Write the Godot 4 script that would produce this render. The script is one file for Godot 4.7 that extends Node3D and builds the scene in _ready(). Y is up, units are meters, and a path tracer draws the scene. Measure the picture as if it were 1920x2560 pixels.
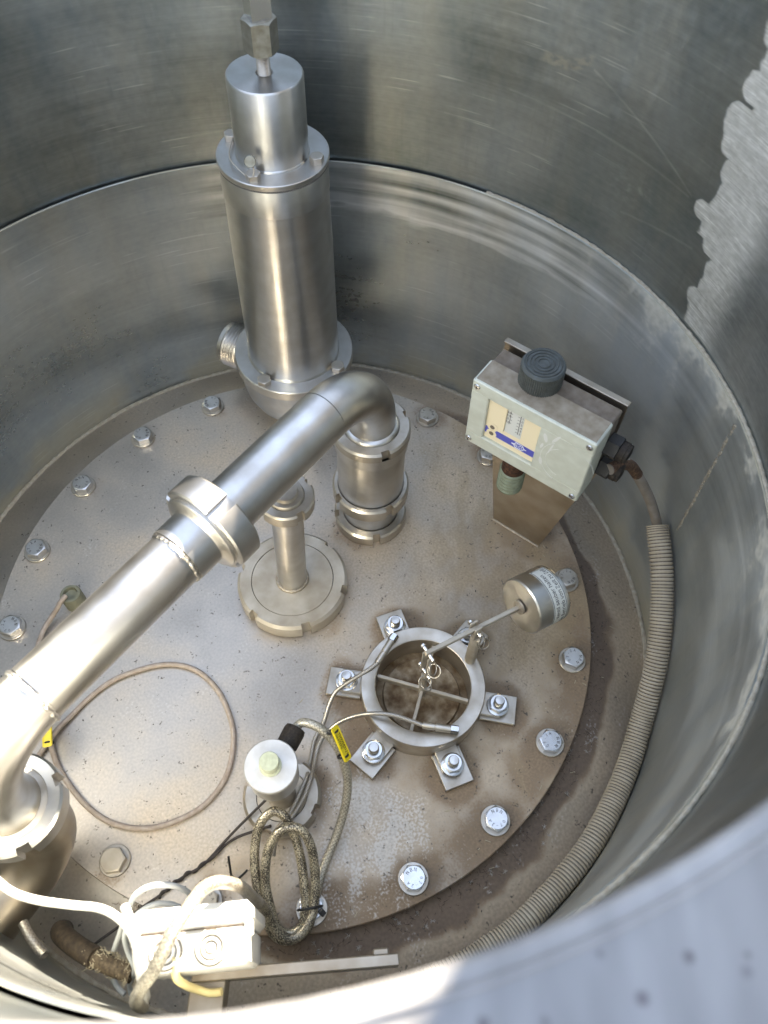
extends Node3D
# Stainless service well on top of a tank: bolted cover plate with valves, pipes, sensors and cables, seen from above over the near rim.

const WELL := 0.392
var mats := {}
var rng := RandomNumberGenerator.new()
var font: SystemFont
var taken := {}

func V(x: float, y: float, z: float) -> Vector3: return Vector3(x, y, z)

# ------------------------------------------------------------------ scene graph
func numbered(called: String) -> String:
	var n: int = taken.get(called, 0)
	taken[called] = n + 1
	return called if n == 0 else "%s_%03d" % [called, n]

func tag(o: Node, label: String, category: String, group := "", kind := "") -> void:
	if label: o.set_meta("label", label)
	if category: o.set_meta("category", category)
	if group: o.set_meta("group", group)
	if kind: o.set_meta("kind", kind)

func thing(called: String, label: String, category: String, at := Vector3.ZERO, group := "") -> Node3D:
	var o := Node3D.new()
	o.name = numbered(called)
	add_child(o)
	o.position = at
	tag(o, label, category, group)
	return o

func part(parent: Node, called: String, m: Mesh, mat: Material, xf := Transform3D(), label := "") -> MeshInstance3D:
	var o := MeshInstance3D.new()
	o.mesh = m
	o.material_override = mat
	var n := 0
	var want := called
	while parent.has_node(NodePath(want)):
		n += 1
		want = "%s_%03d" % [called, n]
	o.name = want
	parent.add_child(o, true)
	o.global_transform = xf
	if label: o.set_meta("label", label)
	return o

func solo(called: String, label: String, category: String, m: Mesh, mat: Material, xf := Transform3D(), group := "") -> MeshInstance3D:
	var o := MeshInstance3D.new()
	o.mesh = m
	o.material_override = mat
	o.name = numbered(called)
	add_child(o)
	o.transform = xf
	tag(o, label, category, group)
	return o

func at(p: Vector3) -> Transform3D: return Transform3D(Basis(), p)

func along(p: Vector3, d: Vector3, spin := 0.0) -> Transform3D:   # local y along d
	var y := d.normalized()
	var x := y.cross(Vector3.UP)
	if x.length() < 0.01: x = Vector3.RIGHT
	x = x.normalized()
	return Transform3D(Basis(x, y, x.cross(y)), p) * Transform3D(Basis(Vector3.UP, spin), Vector3.ZERO)

# ------------------------------------------------------------------ mesh building
func mb() -> SurfaceTool:
	var st := SurfaceTool.new()
	st.begin(Mesh.PRIMITIVE_TRIANGLES)
	return st

func done(st: SurfaceTool) -> ArrayMesh: return st.commit()

func tri(st: SurfaceTool, p: Array, n: Array, u: Array) -> void:
	var o := [0, 1, 2]
	if (p[1] - p[0]).cross(p[2] - p[0]).dot(n[0] + n[1] + n[2]) > 0.0: o = [0, 2, 1]
	for k in o:
		st.set_normal(n[k])
		st.set_uv(u[k])
		st.add_vertex(p[k])

func quad(st: SurfaceTool, a: Vector3, b: Vector3, c: Vector3, d: Vector3, na: Vector3, nb: Vector3, nc: Vector3, nd: Vector3, ua := Vector2.ZERO, ub := Vector2.RIGHT, uc := Vector2.ONE, ud := Vector2.DOWN) -> void:
	tri(st, [a, b, c], [na, nb, nc], [ua, ub, uc])
	tri(st, [a, c, d], [na, nc, nd], [ua, uc, ud])

func flat(st: SurfaceTool, pts: Array, n: Vector3) -> void:
	for k in range(1, pts.size() - 1):
		tri(st, [pts[0], pts[k], pts[k + 1]], [n, n, n], [Vector2(pts[0].x, pts[0].z), Vector2(pts[k].x, pts[k].z), Vector2(pts[k + 1].x, pts[k + 1].z)])

# profile of (radius, height): outside going up, tops going inwards, bores going down
func lathe(st: SurfaceTool, prof: Array, segs := 64, a0 := -PI, a1 := PI, planar := 0.0, xf := Transform3D(), crease := 0.7) -> SurfaceTool:
	var ns := []
	for i in prof.size() - 1:
		var d: Vector2 = (prof[i + 1] - prof[i]).normalized()
		ns.append(Vector2(d.y, -d.x))
	var run := 0.0
	for i in prof.size() - 1:
		var p: Vector2 = prof[i]
		var q: Vector2 = prof[i + 1]
		var np: Vector2 = ns[i]
		var nq: Vector2 = ns[i]
		if i > 0 and absf(ns[i].angle_to(ns[i - 1])) < crease: np = (ns[i] + ns[i - 1]).normalized()
		if i < ns.size() - 1 and absf(ns[i].angle_to(ns[i + 1])) < crease: nq = (ns[i] + ns[i + 1]).normalized()
		var l := p.distance_to(q)
		for k in segs:
			var a := lerpf(a0, a1, float(k) / segs)
			var b := lerpf(a0, a1, float(k + 1) / segs)
			var ca := Vector3(cos(a), 0, sin(a))
			var cb := Vector3(cos(b), 0, sin(b))
			var P := [ca * p.x + Vector3(0, p.y, 0), cb * p.x + Vector3(0, p.y, 0), cb * q.x + Vector3(0, q.y, 0), ca * q.x + Vector3(0, q.y, 0)]
			var N := [ca * np.x + Vector3(0, np.y, 0), cb * np.x + Vector3(0, np.y, 0), cb * nq.x + Vector3(0, nq.y, 0), ca * nq.x + Vector3(0, nq.y, 0)]
			var U := []
			if planar > 0.0:
				for c in P: U.append(Vector2(c.x / planar + 0.5, c.z / planar + 0.5))
			else:
				var ua := (a + PI) / TAU
				var ub := (b + PI) / TAU
				U = [Vector2(ua, run), Vector2(ub, run), Vector2(ub, run + l), Vector2(ua, run + l)]
			for j in 4:
				P[j] = xf * P[j]
				N[j] = xf.basis * N[j]
			if p.x > 1e-6: tri(st, [P[0], P[1], P[2]], [N[0], N[1], N[2]], [U[0], U[1], U[2]])
			if q.x > 1e-6: tri(st, [P[0], P[2], P[3]], [N[0], N[2], N[3]], [U[0], U[2], U[3]])
		run += l
	return st

func vv(a: Array) -> Array:   # flat list -> profile
	var o := []
	for i in range(0, a.size(), 2): o.append(Vector2(a[i], a[i + 1]))
	return o

func turned(a: Array, segs := 64) -> ArrayMesh: return done(lathe(mb(), vv(a), segs))

# ring nut with spanner slots cut into its rim
func slot_nut(R: float, rin: float, h: float, slots: int, wide: float, deep: float, ch: float, turn := 0.0) -> ArrayMesh:
	var st := mb()
	var Rd := R - deep
	var half := wide / R / 2.0
	for k in slots:
		var a := TAU * k / slots + turn
		var b := TAU * (k + 1) / slots + turn
		lathe(st, vv([rin, 0, R - ch, 0, R, ch, R, h - ch, R - ch, h, rin, h]), int(72.0 / slots) + 1, a + half, b - half)
		lathe(st, vv([rin, 0, Rd, 0, Rd, h, rin, h]), 3, a - half, a + half)
		for s in [-1.0, 1.0]:
			var e: float = a + half * s
			var c := Vector3(cos(e), 0, sin(e))
			var pts := []
			for q in [[Rd, 0.0], [R - ch, 0.0], [R, ch], [R, h - ch], [R - ch, h], [Rd, h]]: pts.append(c * q[0] + Vector3(0, q[1], 0))
			flat(st, pts, Vector3(-sin(e), 0, cos(e)) * -s)
	lathe(st, vv([rin, h, rin, 0]), 64)
	return done(st)

func spline(pts: Array, step := 0.003) -> PackedVector3Array:
	var o := PackedVector3Array()
	for i in pts.size() - 1:
		var p0: Vector3 = pts[maxi(i - 1, 0)]
		var p1: Vector3 = pts[i]
		var p2: Vector3 = pts[i + 1]
		var p3: Vector3 = pts[mini(i + 2, pts.size() - 1)]
		var n := maxi(1, int(p1.distance_to(p2) / step))
		for k in n: o.append(p1.cubic_interpolate(p2, p0, p3, float(k) / n))
	o.append(pts[-1])
	return o

func tube(st: SurfaceTool, path: PackedVector3Array, r: float, sides := 12, radii := PackedFloat32Array(), caps := true) -> SurfaceTool:
	var n := path.size()
	var t: Vector3 = (path[1] - path[0]).normalized()
	var u := t.cross(Vector3.UP if absf(t.y) < 0.9 else Vector3.RIGHT).normalized()
	var P := []
	var N := []
	var run := 0.0
	var runs := []
	for i in n:
		var d: Vector3 = (path[mini(i + 1, n - 1)] - path[maxi(i - 1, 0)]).normalized()
		u = (u - d * u.dot(d)).normalized()
		var w := d.cross(u)
		var rr: float = radii[i] if radii.size() else r
		var slope := 0.0
		if radii.size():
			var i0 := maxi(i - 1, 0)
			var i1 := mini(i + 1, n - 1)
			slope = (radii[i1] - radii[i0]) / maxf(path[i1].distance_to(path[i0]), 1e-5)
		var row := []
		var nrow := []
		for k in sides:
			var c := u * cos(TAU * k / sides) + w * sin(TAU * k / sides)
			row.append(path[i] + c * rr)
			nrow.append((c - d * slope).normalized())
		P.append(row)
		N.append(nrow)
		if i > 0: run += path[i].distance_to(path[i - 1])
		runs.append(run)
	for i in n - 1:
		for k in sides:
			var j := (k + 1) % sides
			quad(st, P[i][k], P[i][j], P[i + 1][j], P[i + 1][k], N[i][k], N[i][j], N[i + 1][j], N[i + 1][k], Vector2(float(k) / sides, runs[i]), Vector2(float(k + 1) / sides, runs[i]), Vector2(float(k + 1) / sides, runs[i + 1]), Vector2(float(k) / sides, runs[i + 1]))
	if caps:
		flat(st, P[0], (path[0] - path[1]).normalized())
		flat(st, P[n - 1], (path[n - 1] - path[n - 2]).normalized())
	return st

func cord(pts: Array, r: float, sides := 12, step := 0.003) -> ArrayMesh: return done(tube(mb(), spline(pts, step), r, sides))

func box(st: SurfaceTool, size: Vector3, c: float, xf := Transform3D()) -> SurfaceTool:   # chamfered box centred on its own origin
	var h := size / 2.0
	var ax := [Vector3.RIGHT, Vector3.UP, Vector3.BACK]
	for i in 3:
		var j := (i + 1) % 3
		var k := (i + 2) % 3
		for s in [-1.0, 1.0]:
			var f: Vector3 = ax[i] * h[i] * s
			var a: Vector3 = ax[j] * (h[j] - c)
			var b: Vector3 = ax[k] * (h[k] - c)
			flat(st, [xf * (f - a - b), xf * (f + a - b), xf * (f + a + b), xf * (f - a + b)], xf.basis * (ax[i] * s))
			for s2 in [-1.0, 1.0]:   # edges along axis k between i and j
				var e: Vector3 = ax[k] * (h[k] - c)
				var p: Vector3 = ax[i] * h[i] * s + ax[j] * (h[j] - c) * s2
				var q: Vector3 = ax[i] * (h[i] - c) * s + ax[j] * h[j] * s2
				flat(st, [xf * (p - e), xf * (p + e), xf * (q + e), xf * (q - e)], xf.basis * (ax[i] * s + ax[j] * s2).normalized())
	for sx in [-1.0, 1.0]:
		for sy in [-1.0, 1.0]:
			for sz in [-1.0, 1.0]:
				var m := Vector3(sx, sy, sz)
				var pts := []
				for i in 3:
					var p := Vector3(h.x - c, h.y - c, h.z - c) * m
					p[i] = h[i] * m[i]
					pts.append(xf * p)
				flat(st, pts, xf.basis * m.normalized())
	return st

func boxm(size: Vector3, c := 0.001) -> ArrayMesh: return done(box(mb(), size, c))

func slab(st: SurfaceTool, outline: Array, z0: float, z1: float, xf := Transform3D()) -> SurfaceTool:   # convex outline in xy, thick in z
	var f := []
	var b := []
	for q in outline:
		f.append(xf * Vector3(q.x, q.y, z1))
		b.append(xf * Vector3(q.x, q.y, z0))
	flat(st, f, xf.basis * Vector3.BACK)
	flat(st, b, xf.basis * Vector3.FORWARD)
	for i in outline.size():
		var j := (i + 1) % outline.size()
		var d: Vector2 = outline[j] - outline[i]
		var c := Vector2.ZERO
		for q in outline: c += q / outline.size()
		var nn := Vector2(d.y, -d.x).normalized()
		if nn.dot((outline[i] + outline[j]) / 2.0 - c) < 0.0: nn = -nn
		flat(st, [b[i], b[j], f[j], f[i]], xf.basis * Vector3(nn.x, nn.y, 0))
	return st

func hexhead(st: SurfaceTool, ap: float, h: float, y0 := 0.0, bore := 0.0, both := false) -> SurfaceTool:
	var n := 36
	var rt := ap * 0.94
	for k in n:
		var p := []
		for e in [k, k + 1]:
			var a: float = TAU * e / n
			var m := fposmod(a, PI / 3.0) - PI / 6.0
			var r := ap / cos(m)
			p.append([Vector3(cos(a), 0, sin(a)), r, (r - rt) * 0.5])
		var mid: float = TAU * (k + 0.5) / n
		var fa := (floorf(mid / (PI / 3.0)) + 0.5) * PI / 3.0
		var fn := Vector3(cos(fa), 0, sin(fa))
		var A: Vector3 = p[0][0]
		var B: Vector3 = p[1][0]
		var up := Vector3.UP
		var lo0: float = y0 + (p[0][2] if both else 0.0)
		var lo1: float = y0 + (p[1][2] if both else 0.0)
		var a1: Vector3 = A * p[0][1] + up * (y0 + h - p[0][2])
		var b1: Vector3 = B * p[1][1] + up * (y0 + h - p[1][2])
		flat(st, [A * p[0][1] + up * lo0, B * p[1][1] + up * lo1, b1, a1], fn)
		var cn := (Vector3(cos(mid), 0, sin(mid)) * 0.5 + up).normalized()
		flat(st, [a1, b1, B * rt + up * (y0 + h), A * rt + up * (y0 + h)], cn)
		flat(st, [A * rt + up * (y0 + h), B * rt + up * (y0 + h), B * bore + up * (y0 + h), A * bore + up * (y0 + h)], up)
		if both: flat(st, [A * p[0][1] + up * lo0, B * p[1][1] + up * lo1, B * rt + up * y0, A * rt + up * y0], (Vector3(cos(mid), 0, sin(mid)) * 0.5 - up).normalized())
	return st

func letters(st: SurfaceTool, s: String, size: float, deep: float, xf: Transform3D, bend := 0.0) -> void:   # text in local xy, reading along x; bend wraps it round a cylinder of that radius about x = 0
	var tm := TextMesh.new()
	tm.font = font
	tm.text = s
	tm.font_size = 32
	tm.pixel_size = size / 32.0
	tm.depth = deep
	tm.curve_step = 2.0
	for k in tm.get_surface_count():
		var arr := tm.surface_get_arrays(k)
		var vs: PackedVector3Array = arr[Mesh.ARRAY_VERTEX]
		var ns: PackedVector3Array = arr[Mesh.ARRAY_NORMAL]
		var ix: PackedInt32Array = arr[Mesh.ARRAY_INDEX]
		for i in range(0, ix.size(), 3):
			var p := []
			var n := []
			for j in 3:
				var v := vs[ix[i + j]]
				var w := ns[ix[i + j]]
				if bend > 0.0:
					var a := v.x / bend
					v = Vector3(sin(a) * (bend + v.z), v.y, cos(a) * (bend + v.z) - bend)
					w = Basis(Vector3.UP, a) * w
				p.append(xf * v)
				n.append((xf.basis * w).normalized())
			tri(st, p, n, [Vector2.ZERO, Vector2.ZERO, Vector2.ZERO])

func torus(st: SurfaceTool, R: float, r: float, xf := Transform3D(), a0 := 0.0, a1 := TAU, seg := 32, sides := 8) -> SurfaceTool:
	var pts := PackedVector3Array()
	for k in seg + 1:
		var a := lerpf(a0, a1, float(k) / seg)
		pts.append(xf * Vector3(cos(a) * R, 0, sin(a) * R))
	return tube(st, pts, r, sides, PackedFloat32Array(), a1 - a0 < TAU - 0.01)

func bead(st: SurfaceTool, pts: PackedVector3Array, r: float, rough := 0.35, sides := 7) -> SurfaceTool:   # a weld seam: uneven ripples
	var rad := PackedFloat32Array()
	var k := 0.0
	for i in pts.size():
		k = lerpf(k, rng.randf_range(-1, 1), 0.35)
		rad.append(r * (1.0 + rough * k + 0.12 * sin(i * 2.1)))
	return tube(st, pts, r, sides, rad, false)

func ring_path(R: float, y: float, n: int, wob := 0.0) -> PackedVector3Array:
	var o := PackedVector3Array()
	for i in n + 1:
		var a := TAU * i / n
		o.append(Vector3(cos(a) * (R + rng.randf_range(-wob, wob)), y + rng.randf_range(-wob, wob), sin(a) * (R + rng.randf_range(-wob, wob))))
	o[n] = o[0]
	return o

# ------------------------------------------------------------------ materials
func noise(freq: float, seed_: int, oct := 4, kind := FastNoiseLite.TYPE_SIMPLEX_SMOOTH) -> FastNoiseLite:
	var n := FastNoiseLite.new()
	n.noise_type = kind
	n.frequency = freq
	n.seed = seed_
	n.fractal_octaves = oct
	n.fractal_type = FastNoiseLite.FRACTAL_FBM if oct > 1 else FastNoiseLite.FRACTAL_NONE
	return n

func field(w: int, h: int, freq: float, seed_: int, oct := 4, sx := 1, sy := 1) -> PackedByteArray:   # noise bytes, stretched sx, sy times
	var im := noise(freq, seed_, oct).get_image(w / sx, h / sy, false, false, true)
	im.convert(Image.FORMAT_L8)
	if sx > 1 or sy > 1: im.resize(w, h, Image.INTERPOLATE_CUBIC)
	return im.get_data()

func ramp_tex(freq: float, seed_: int, lo: Color, hi: Color, oct := 5) -> NoiseTexture2D:
	var t := NoiseTexture2D.new()
	t.width = 512
	t.height = 512
	t.seamless = true
	t.noise = noise(freq, seed_, oct)
	var g := Gradient.new()
	g.set_color(0, lo)
	g.set_color(1, hi)
	t.color_ramp = g
	return t

func metal(called: String, c: Color, rough: float, metallic := 1.0, tile := 6.0, mottle: Texture2D = null, rt: Texture2D = null) -> StandardMaterial3D:
	var m := StandardMaterial3D.new()
	m.resource_name = called
	m.albedo_color = c.linear_to_srgb()
	m.roughness = rough
	m.metallic = metallic
	if mottle:
		m.albedo_texture = mottle
		m.uv1_triplanar = true
		m.uv1_scale = Vector3.ONE * tile
	if rt:
		m.roughness_texture = rt
		m.roughness_texture_channel = BaseMaterial3D.TEXTURE_CHANNEL_RED
	mats[called] = m
	return m

func tex_from(w: int, h: int, bytes: PackedByteArray) -> ImageTexture: return ImageTexture.create_from_image(Image.create_from_data(w, h, false, Image.FORMAT_RGB8, bytes))

func sb(x: float) -> int: return int(clampf(pow(clampf(x, 0.0, 1.0), 0.4545) * 255.0, 0, 255))

func grime_material(called: String, w: int, size: float, is_plate: bool) -> ORMMaterial3D:   # planar map over size metres
	var big := field(w, w, 2.6 / w, 11 if is_plate else 21, 5)
	var mid := field(w, w, 8.0 / w, 12 if is_plate else 22, 4)
	var fine := field(w, w, 190.0 / w, 13 if is_plate else 23, 3)
	var spot := field(w, w, 62.0 / w, 14 if is_plate else 24, 1)
	var dots := field(w, w, 0.16, 15 if is_plate else 25, 2)
	var scuff := field(w, w, 20.0 / w, 16 if is_plate else 26, 5, 1, 2)
	var stamp := PackedFloat32Array()
	stamp.resize(w * w)
	if is_plate:   # dirt that has gathered round bolts and bases
		var bases := [[-0.0043, -0.0192, 0.060, 0.5], [0.0759, -0.1171, 0.042, 0.8], [0.0062, 0.2047, 0.037, 1.0], [-0.0212, -0.2817, 0.050, 0.5], [0.2448, -0.1019, 0.030, 0.8]]
		for i in 20: bases.append([0.3003 * cos(-1.4341 + TAU * i / 20.0), -0.3003 * sin(-1.4341 + TAU * i / 20.0), 0.014, 0.75])
		for i in 6: bases.append([0.1367 + cos(deg_to_rad(8.0 + 60.0 * i)) * 0.085, 0.0985 + sin(deg_to_rad(8.0 + 60.0 * i)) * 0.085, 0.016, 0.9])
		for q in bases:
			var reach := int((q[2] + 0.022) / size * w)
			var cx := int((q[0] / size + 0.5) * w)
			var cz := int((q[1] / size + 0.5) * w)
			for dz in range(-reach, reach + 1):
				for dx in range(-reach, reach + 1):
					if cx + dx < 0 or cz + dz < 0 or cx + dx >= w or cz + dz >= w: continue
					var dd: float = sqrt(dx * dx + dz * dz) * size / w - q[2]
					var kk := (cz + dz) * w + cx + dx
					stamp[kk] = maxf(stamp[kk], q[3] * smoothstep(0.022, 0.0, dd))
	var rgb_ := PackedByteArray()
	var orm := PackedByteArray()
	rgb_.resize(w * w * 3)
	orm.resize(w * w * 3)
	for j in w:
		var z := (float(j) / w - 0.5) * size
		for i in w:
			var x := (float(i) / w - 0.5) * size
			var k := j * w + i
			var b := big[k] / 255.0
			var m := mid[k] / 255.0
			var f := fine[k] / 255.0
			var r := sqrt(x * x + z * z)
			var side := clampf((x * 0.9 + z * 0.35 + 0.06) * 4.0, 0.0, 1.0)   # dirt lies on the right and near side
			var dust := (0.26 if is_plate else 0.2) + 0.72 * smoothstep(0.25, 0.85, b * 0.5 + m * 0.25 + side * 0.42)
			var cr := lerpf(0.56, 0.485, dust)
			var cg := lerpf(0.522, 0.393, dust)
			var cb := lerpf(0.475, 0.285, dust)
			var rough := lerpf(0.33, 0.58, dust)
			var met := lerpf(0.90, 0.42, dust)
			# brown stains: near the plate edge on the right and round the vent collar
			var vd := sqrt((x - 0.137) * (x - 0.137) + (z - 0.098) * (z - 0.098))
			var near := maxf(smoothstep(0.13, 0.07, vd) * 0.75, smoothstep(0.22, 0.315, r) * side * 0.95) if is_plate else smoothstep(0.356 + (b - 0.5) * 0.04 + (m - 0.5) * 0.03, 0.328, r) * (0.15 + side * 1.25)
			var rust := smoothstep(0.48, 0.82, m * 0.5 + near * (0.5 if is_plate else 0.68) + stamp[k] * 0.33 + (f - 0.5) * 0.25)
			var deep := 0.0 if is_plate else smoothstep(0.60, 1.15, near + (m - 0.5) * 0.9)
			cr = lerpf(cr, lerpf(0.20, 0.085, deep), rust * 0.8)
			cg = lerpf(cg, lerpf(0.132, 0.050, deep), rust * 0.8)
			cb = lerpf(cb, lerpf(0.074, 0.032, deep), rust * 0.8)
			met = lerpf(met, 0.1, rust)
			rough = lerpf(rough, 0.8, rust)
			# pale scale left by dried water near the cable coil and in wisps
			var sd := sqrt((x - 0.085) * (x - 0.085) * 1.6 + (z - 0.235) * (z - 0.235)) if is_plate else 1.0
			var pale := smoothstep(0.56, 0.80, scuff[k] / 255.0 * 0.60 + smoothstep(0.11, 0.02, sd) * 0.34 + (f - 0.5) * 0.55 + 0.04)
			cr = lerpf(cr, 0.66, pale * 0.5)
			cg = lerpf(cg, 0.66, pale * 0.5)
			cb = lerpf(cb, 0.65, pale * 0.5)
			met = lerpf(met, 0.25, pale * 0.5)
			rough = lerpf(rough, 0.6, pale * 0.6)
			# dark specks of dirt
			var sp := smoothstep(0.775, 0.86, dust * 0.03 + stamp[k] * 0.03 + spot[k] / 255.0 * 0.55 + dots[k] / 255.0 * 0.45)
			var g := (1.0 + (f - 0.5) * (0.14 + 0.34 * dust)) * (1.0 + (b - 0.5) * 0.40 + (m - 0.5) * 0.22)
			if is_plate:
				var olive := smoothstep(0.42, 0.7, scuff[k] / 255.0 * 0.5 + b * 0.3 + smoothstep(0.16, 0.03, sqrt((x - 0.215) * (x - 0.215) + (z + 0.03) * (z + 0.03))) * 0.3) * smoothstep(0.05, 0.2, x)
				cr = lerpf(cr, 0.37, olive * 0.6)
				cg = lerpf(cg, 0.285, olive * 0.6)
				cb = lerpf(cb, 0.175, olive * 0.6)
				met = lerpf(met, 0.25, olive * 0.5)
			cr = lerpf(cr * g, 0.06, sp * 0.85)
			cg = lerpf(cg * g, 0.05, sp * 0.85)
			cb = lerpf(cb * g, 0.04, sp * 0.85)
			met *= 1.0 - sp
			rgb_[k * 3] = sb(cr)
			rgb_[k * 3 + 1] = sb(cg)
			rgb_[k * 3 + 2] = sb(cb)
			orm[k * 3] = 255
			orm[k * 3 + 1] = int(clampf(rough + (f - 0.5) * 0.12, 0.1, 1.0) * 255)
			orm[k * 3 + 2] = int(clampf(met, 0.0, 1.0) * 255)
	var mt := ORMMaterial3D.new()
	mt.resource_name = called
	mt.albedo_texture = tex_from(w, w, rgb_)
	mt.orm_texture = tex_from(w, w, orm)
	mats[called] = mt
	return mt

# wall sheet: u runs round the well, v up from y0 to y1
func wall_material(called: String, upper: bool, y0: float, y1: float) -> ORMMaterial3D:
	var w := 2048
	var h := 320
	var s := 31 if upper else 51
	var cloud := field(w, h, 0.006, s, 6)
	var streak := field(w, h, 0.05, s + 1, 4, 16, 1)
	var hair := field(w, h, 0.35, s + 2, 2, 32, 1)
	var drip := field(w, h, 0.03, s + 3, 4, 1, 8)
	var drip2 := field(w, h, 0.12, s + 6, 3, 1, 32)
	var grit := field(w, h, 0.11, s + 4, 3)
	var brush := PackedFloat32Array()
	brush.resize(w * h)
	if upper:   # single short grinder strokes, laid over each other
		for n in 9000:
			var px := rng.randf_range(0.36, 0.52) * w
			var py := rng.randf() * h
			var ln := rng.randf_range(6.0, 34.0)
			var sl := rng.randf_range(-0.10, 0.02)
			var st_ := rng.randf_range(-0.30, 0.5) * (0.3 + 0.7 * rng.randf())
			for e in int(ln):
				var ix := int(px + e)
				var iy := int(py + sl * e)
				if iy >= 0 and iy < h and ix < w: brush[iy * w + ix] = lerpf(brush[iy * w + ix], st_, 0.7 * sin(PI * e / ln))
	var lobes := []
	if upper:   # the ragged edge of the ground patch: overlapping strokes of a grinder
		for q in [[-31.3, 0.515, 0.014], [-30.2, 0.492, 0.012], [-31.2, 0.474, 0.011], [-31.9, 0.447, 0.013], [-31.1, 0.432, 0.012], [-29.6, 0.413, 0.012], [-29.0, 0.394, 0.012], [-31.2, 0.371, 0.008], [-28.0, 0.352, 0.010], [-26.2, 0.333, 0.010], [-26.0, 0.317, 0.009], [-27.1, 0.301, 0.009], [-25.0, 0.285, 0.011]]: lobes.append(q)
	var rgb_ := PackedByteArray()
	var orm := PackedByteArray()
	rgb_.resize(w * h * 3)
	orm.resize(w * h * 3)
	for j in h:
		var y := lerpf(y0, y1, (j + 0.5) / h)
		for i in w:
			var k := j * w + i
			var deg := (float(i) / w - 0.5) * 360.0
			var c := cloud[k] / 255.0
			var t := streak[k] / 255.0
			var hr := hair[k] / 255.0
			var d := drip[k] / 255.0
			var g := grit[k] / 255.0
			var v := (0.315 if upper else 0.36) + (c - 0.5) * 0.15 + (t - 0.5) * 0.05 + (d - 0.5) * 0.04 + (g - 0.5) * 0.05 + (hr - 0.5) * 0.04
			var rough := (0.35 if upper else 0.29) + (c - 0.5) * 0.10 + (t - 0.5) * 0.04 + (g - 0.5) * 0.06
			var met := 0.95
			var warm := (d - 0.5) * 0.03 - (0.018 if upper else 0.010)
			var scratch := smoothstep(0.78, 0.88, hr) * smoothstep(0.42, 0.7, c)
			v += scratch * 0.16
			var run := smoothstep(0.66, 0.74, drip2[k] / 255.0) * smoothstep(0.35, 0.6, t)
			v -= run * 0.014
			rough += run * 0.05
			if upper:
				var inside := 0.0
				for q in lobes:
					var dy: float = (y - q[1]) / q[2]
					if absf(dy) < 1.0: inside = maxf(inside, smoothstep(0.0, 0.5, deg - (q[0] + (1.0 - sqrt(1.0 - dy * dy)) * 1.1 + (g - 0.5) * 0.5)))
				if deg > -32.0 and y < 0.53 and y > 0.274: inside = maxf(inside, smoothstep(0.0, 0.6, deg - ((-25.4 if y < 0.352 else -28.6) + (c - 0.5) * 2.5 + (g - 0.5) * 0.6)))
				for q in [[-50.2, 0.424, -31.8, 0.374, 0.10], [-61.0, 0.380, -47.7, 0.376, 0.07], [-47.7, 0.376, -32.1, 0.372, 0.12], [-41.0, 0.319, -28.7, 0.336, 0.08], [-112.0, 0.300, -96.0, 0.305, 0.06], [-70.0, 0.340, -58.0, 0.336, 0.05]]:
					if deg > q[0] and deg < q[2]:
						var dl: float = absf(y - lerpf(q[1], q[3], (deg - q[0]) / (q[2] - q[0])))
						v += q[4] * smoothstep(0.0016, 0.0004, dl) * (0.3 + t)
				# an old yellowish smear, and pale wipe marks
				var sm_ := smoothstep(0.0065, 0.003, absf(y - 0.4185 - 0.012 * pow((deg + 55.0) / 4.5, 2.0) * (1.0 if deg > -55.0 else 0.1))) * smoothstep(-58.0, -56.5, deg) * (1.0 - smoothstep(-51.5, -50.0, deg)) * smoothstep(0.25, 0.6, g)
				v += sm_ * 0.05
				warm += sm_ * 0.035
				v += smoothstep(0.02, 0.0, absf(y - 0.345)) * smoothstep(6.0, 1.0, absf(deg + 39.5)) * smoothstep(0.4, 0.7, c * 0.5 + g * 0.5) * 0.10
				if inside > 0.0 and deg < 2.0:
					var bs := 0.5 + brush[k] + (g - 0.5) * 0.25
					var fade := inside * (1.0 - 0.75 * smoothstep(-23.0, -17.5, deg)) * (1.0 - smoothstep(-8.0, 2.0, deg))  # patch tone fades out where the wall is shaded; shade painted in
					v = lerpf(v, 0.58 + (bs - 0.5) * 0.8 + (c - 0.5) * 0.2, fade)
					met = lerpf(met, 0.6, fade)
					rough = lerpf(rough, 0.44 - (bs - 0.5) * 0.25, fade)
					warm = lerpf(warm, 0.02, fade)
			else:
				# dull dust film; on the right it also paints in light off the plate
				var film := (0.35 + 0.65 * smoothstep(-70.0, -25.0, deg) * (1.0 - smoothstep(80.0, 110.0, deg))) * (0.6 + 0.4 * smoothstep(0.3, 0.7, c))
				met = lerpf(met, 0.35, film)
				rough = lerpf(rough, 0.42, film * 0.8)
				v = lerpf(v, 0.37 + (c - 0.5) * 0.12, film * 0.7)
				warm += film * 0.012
				# a band ground off under the seam, with a ragged lower edge
				var edge := 0.205 + (c - 0.5) * 0.03 + (t - 0.5) * 0.02
				var band := smoothstep(edge, edge + 0.006, y) * smoothstep(-112.0, -100.0, deg) * (1.0 - smoothstep(-52.0, -25.0, deg) * 0.8) * (1.0 - smoothstep(20.0, 40.0, deg))
				v = lerpf(v, v + 0.13 + (t - 0.5) * 0.75 + (c - 0.5) * 0.2, band * 0.85)
				rough = lerpf(rough, 0.33, band * 0.6)
				# chalky crust under the seam on the right and darker, browner blotches at the foot
				var crust := smoothstep(0.56, 0.72, c * 0.5 + d * 0.3 + g * 0.2 + smoothstep(0.235, 0.268, y) * 0.17) * smoothstep(-58.0, -30.0, deg) * (1.0 - smoothstep(40.0, 60.0, deg)) * smoothstep(0.19, 0.24, y)
				v = lerpf(v, 0.50 + (g - 0.5) * 0.25, crust * 0.6)
				rough = lerpf(rough, 0.7, crust * 0.8)
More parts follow.
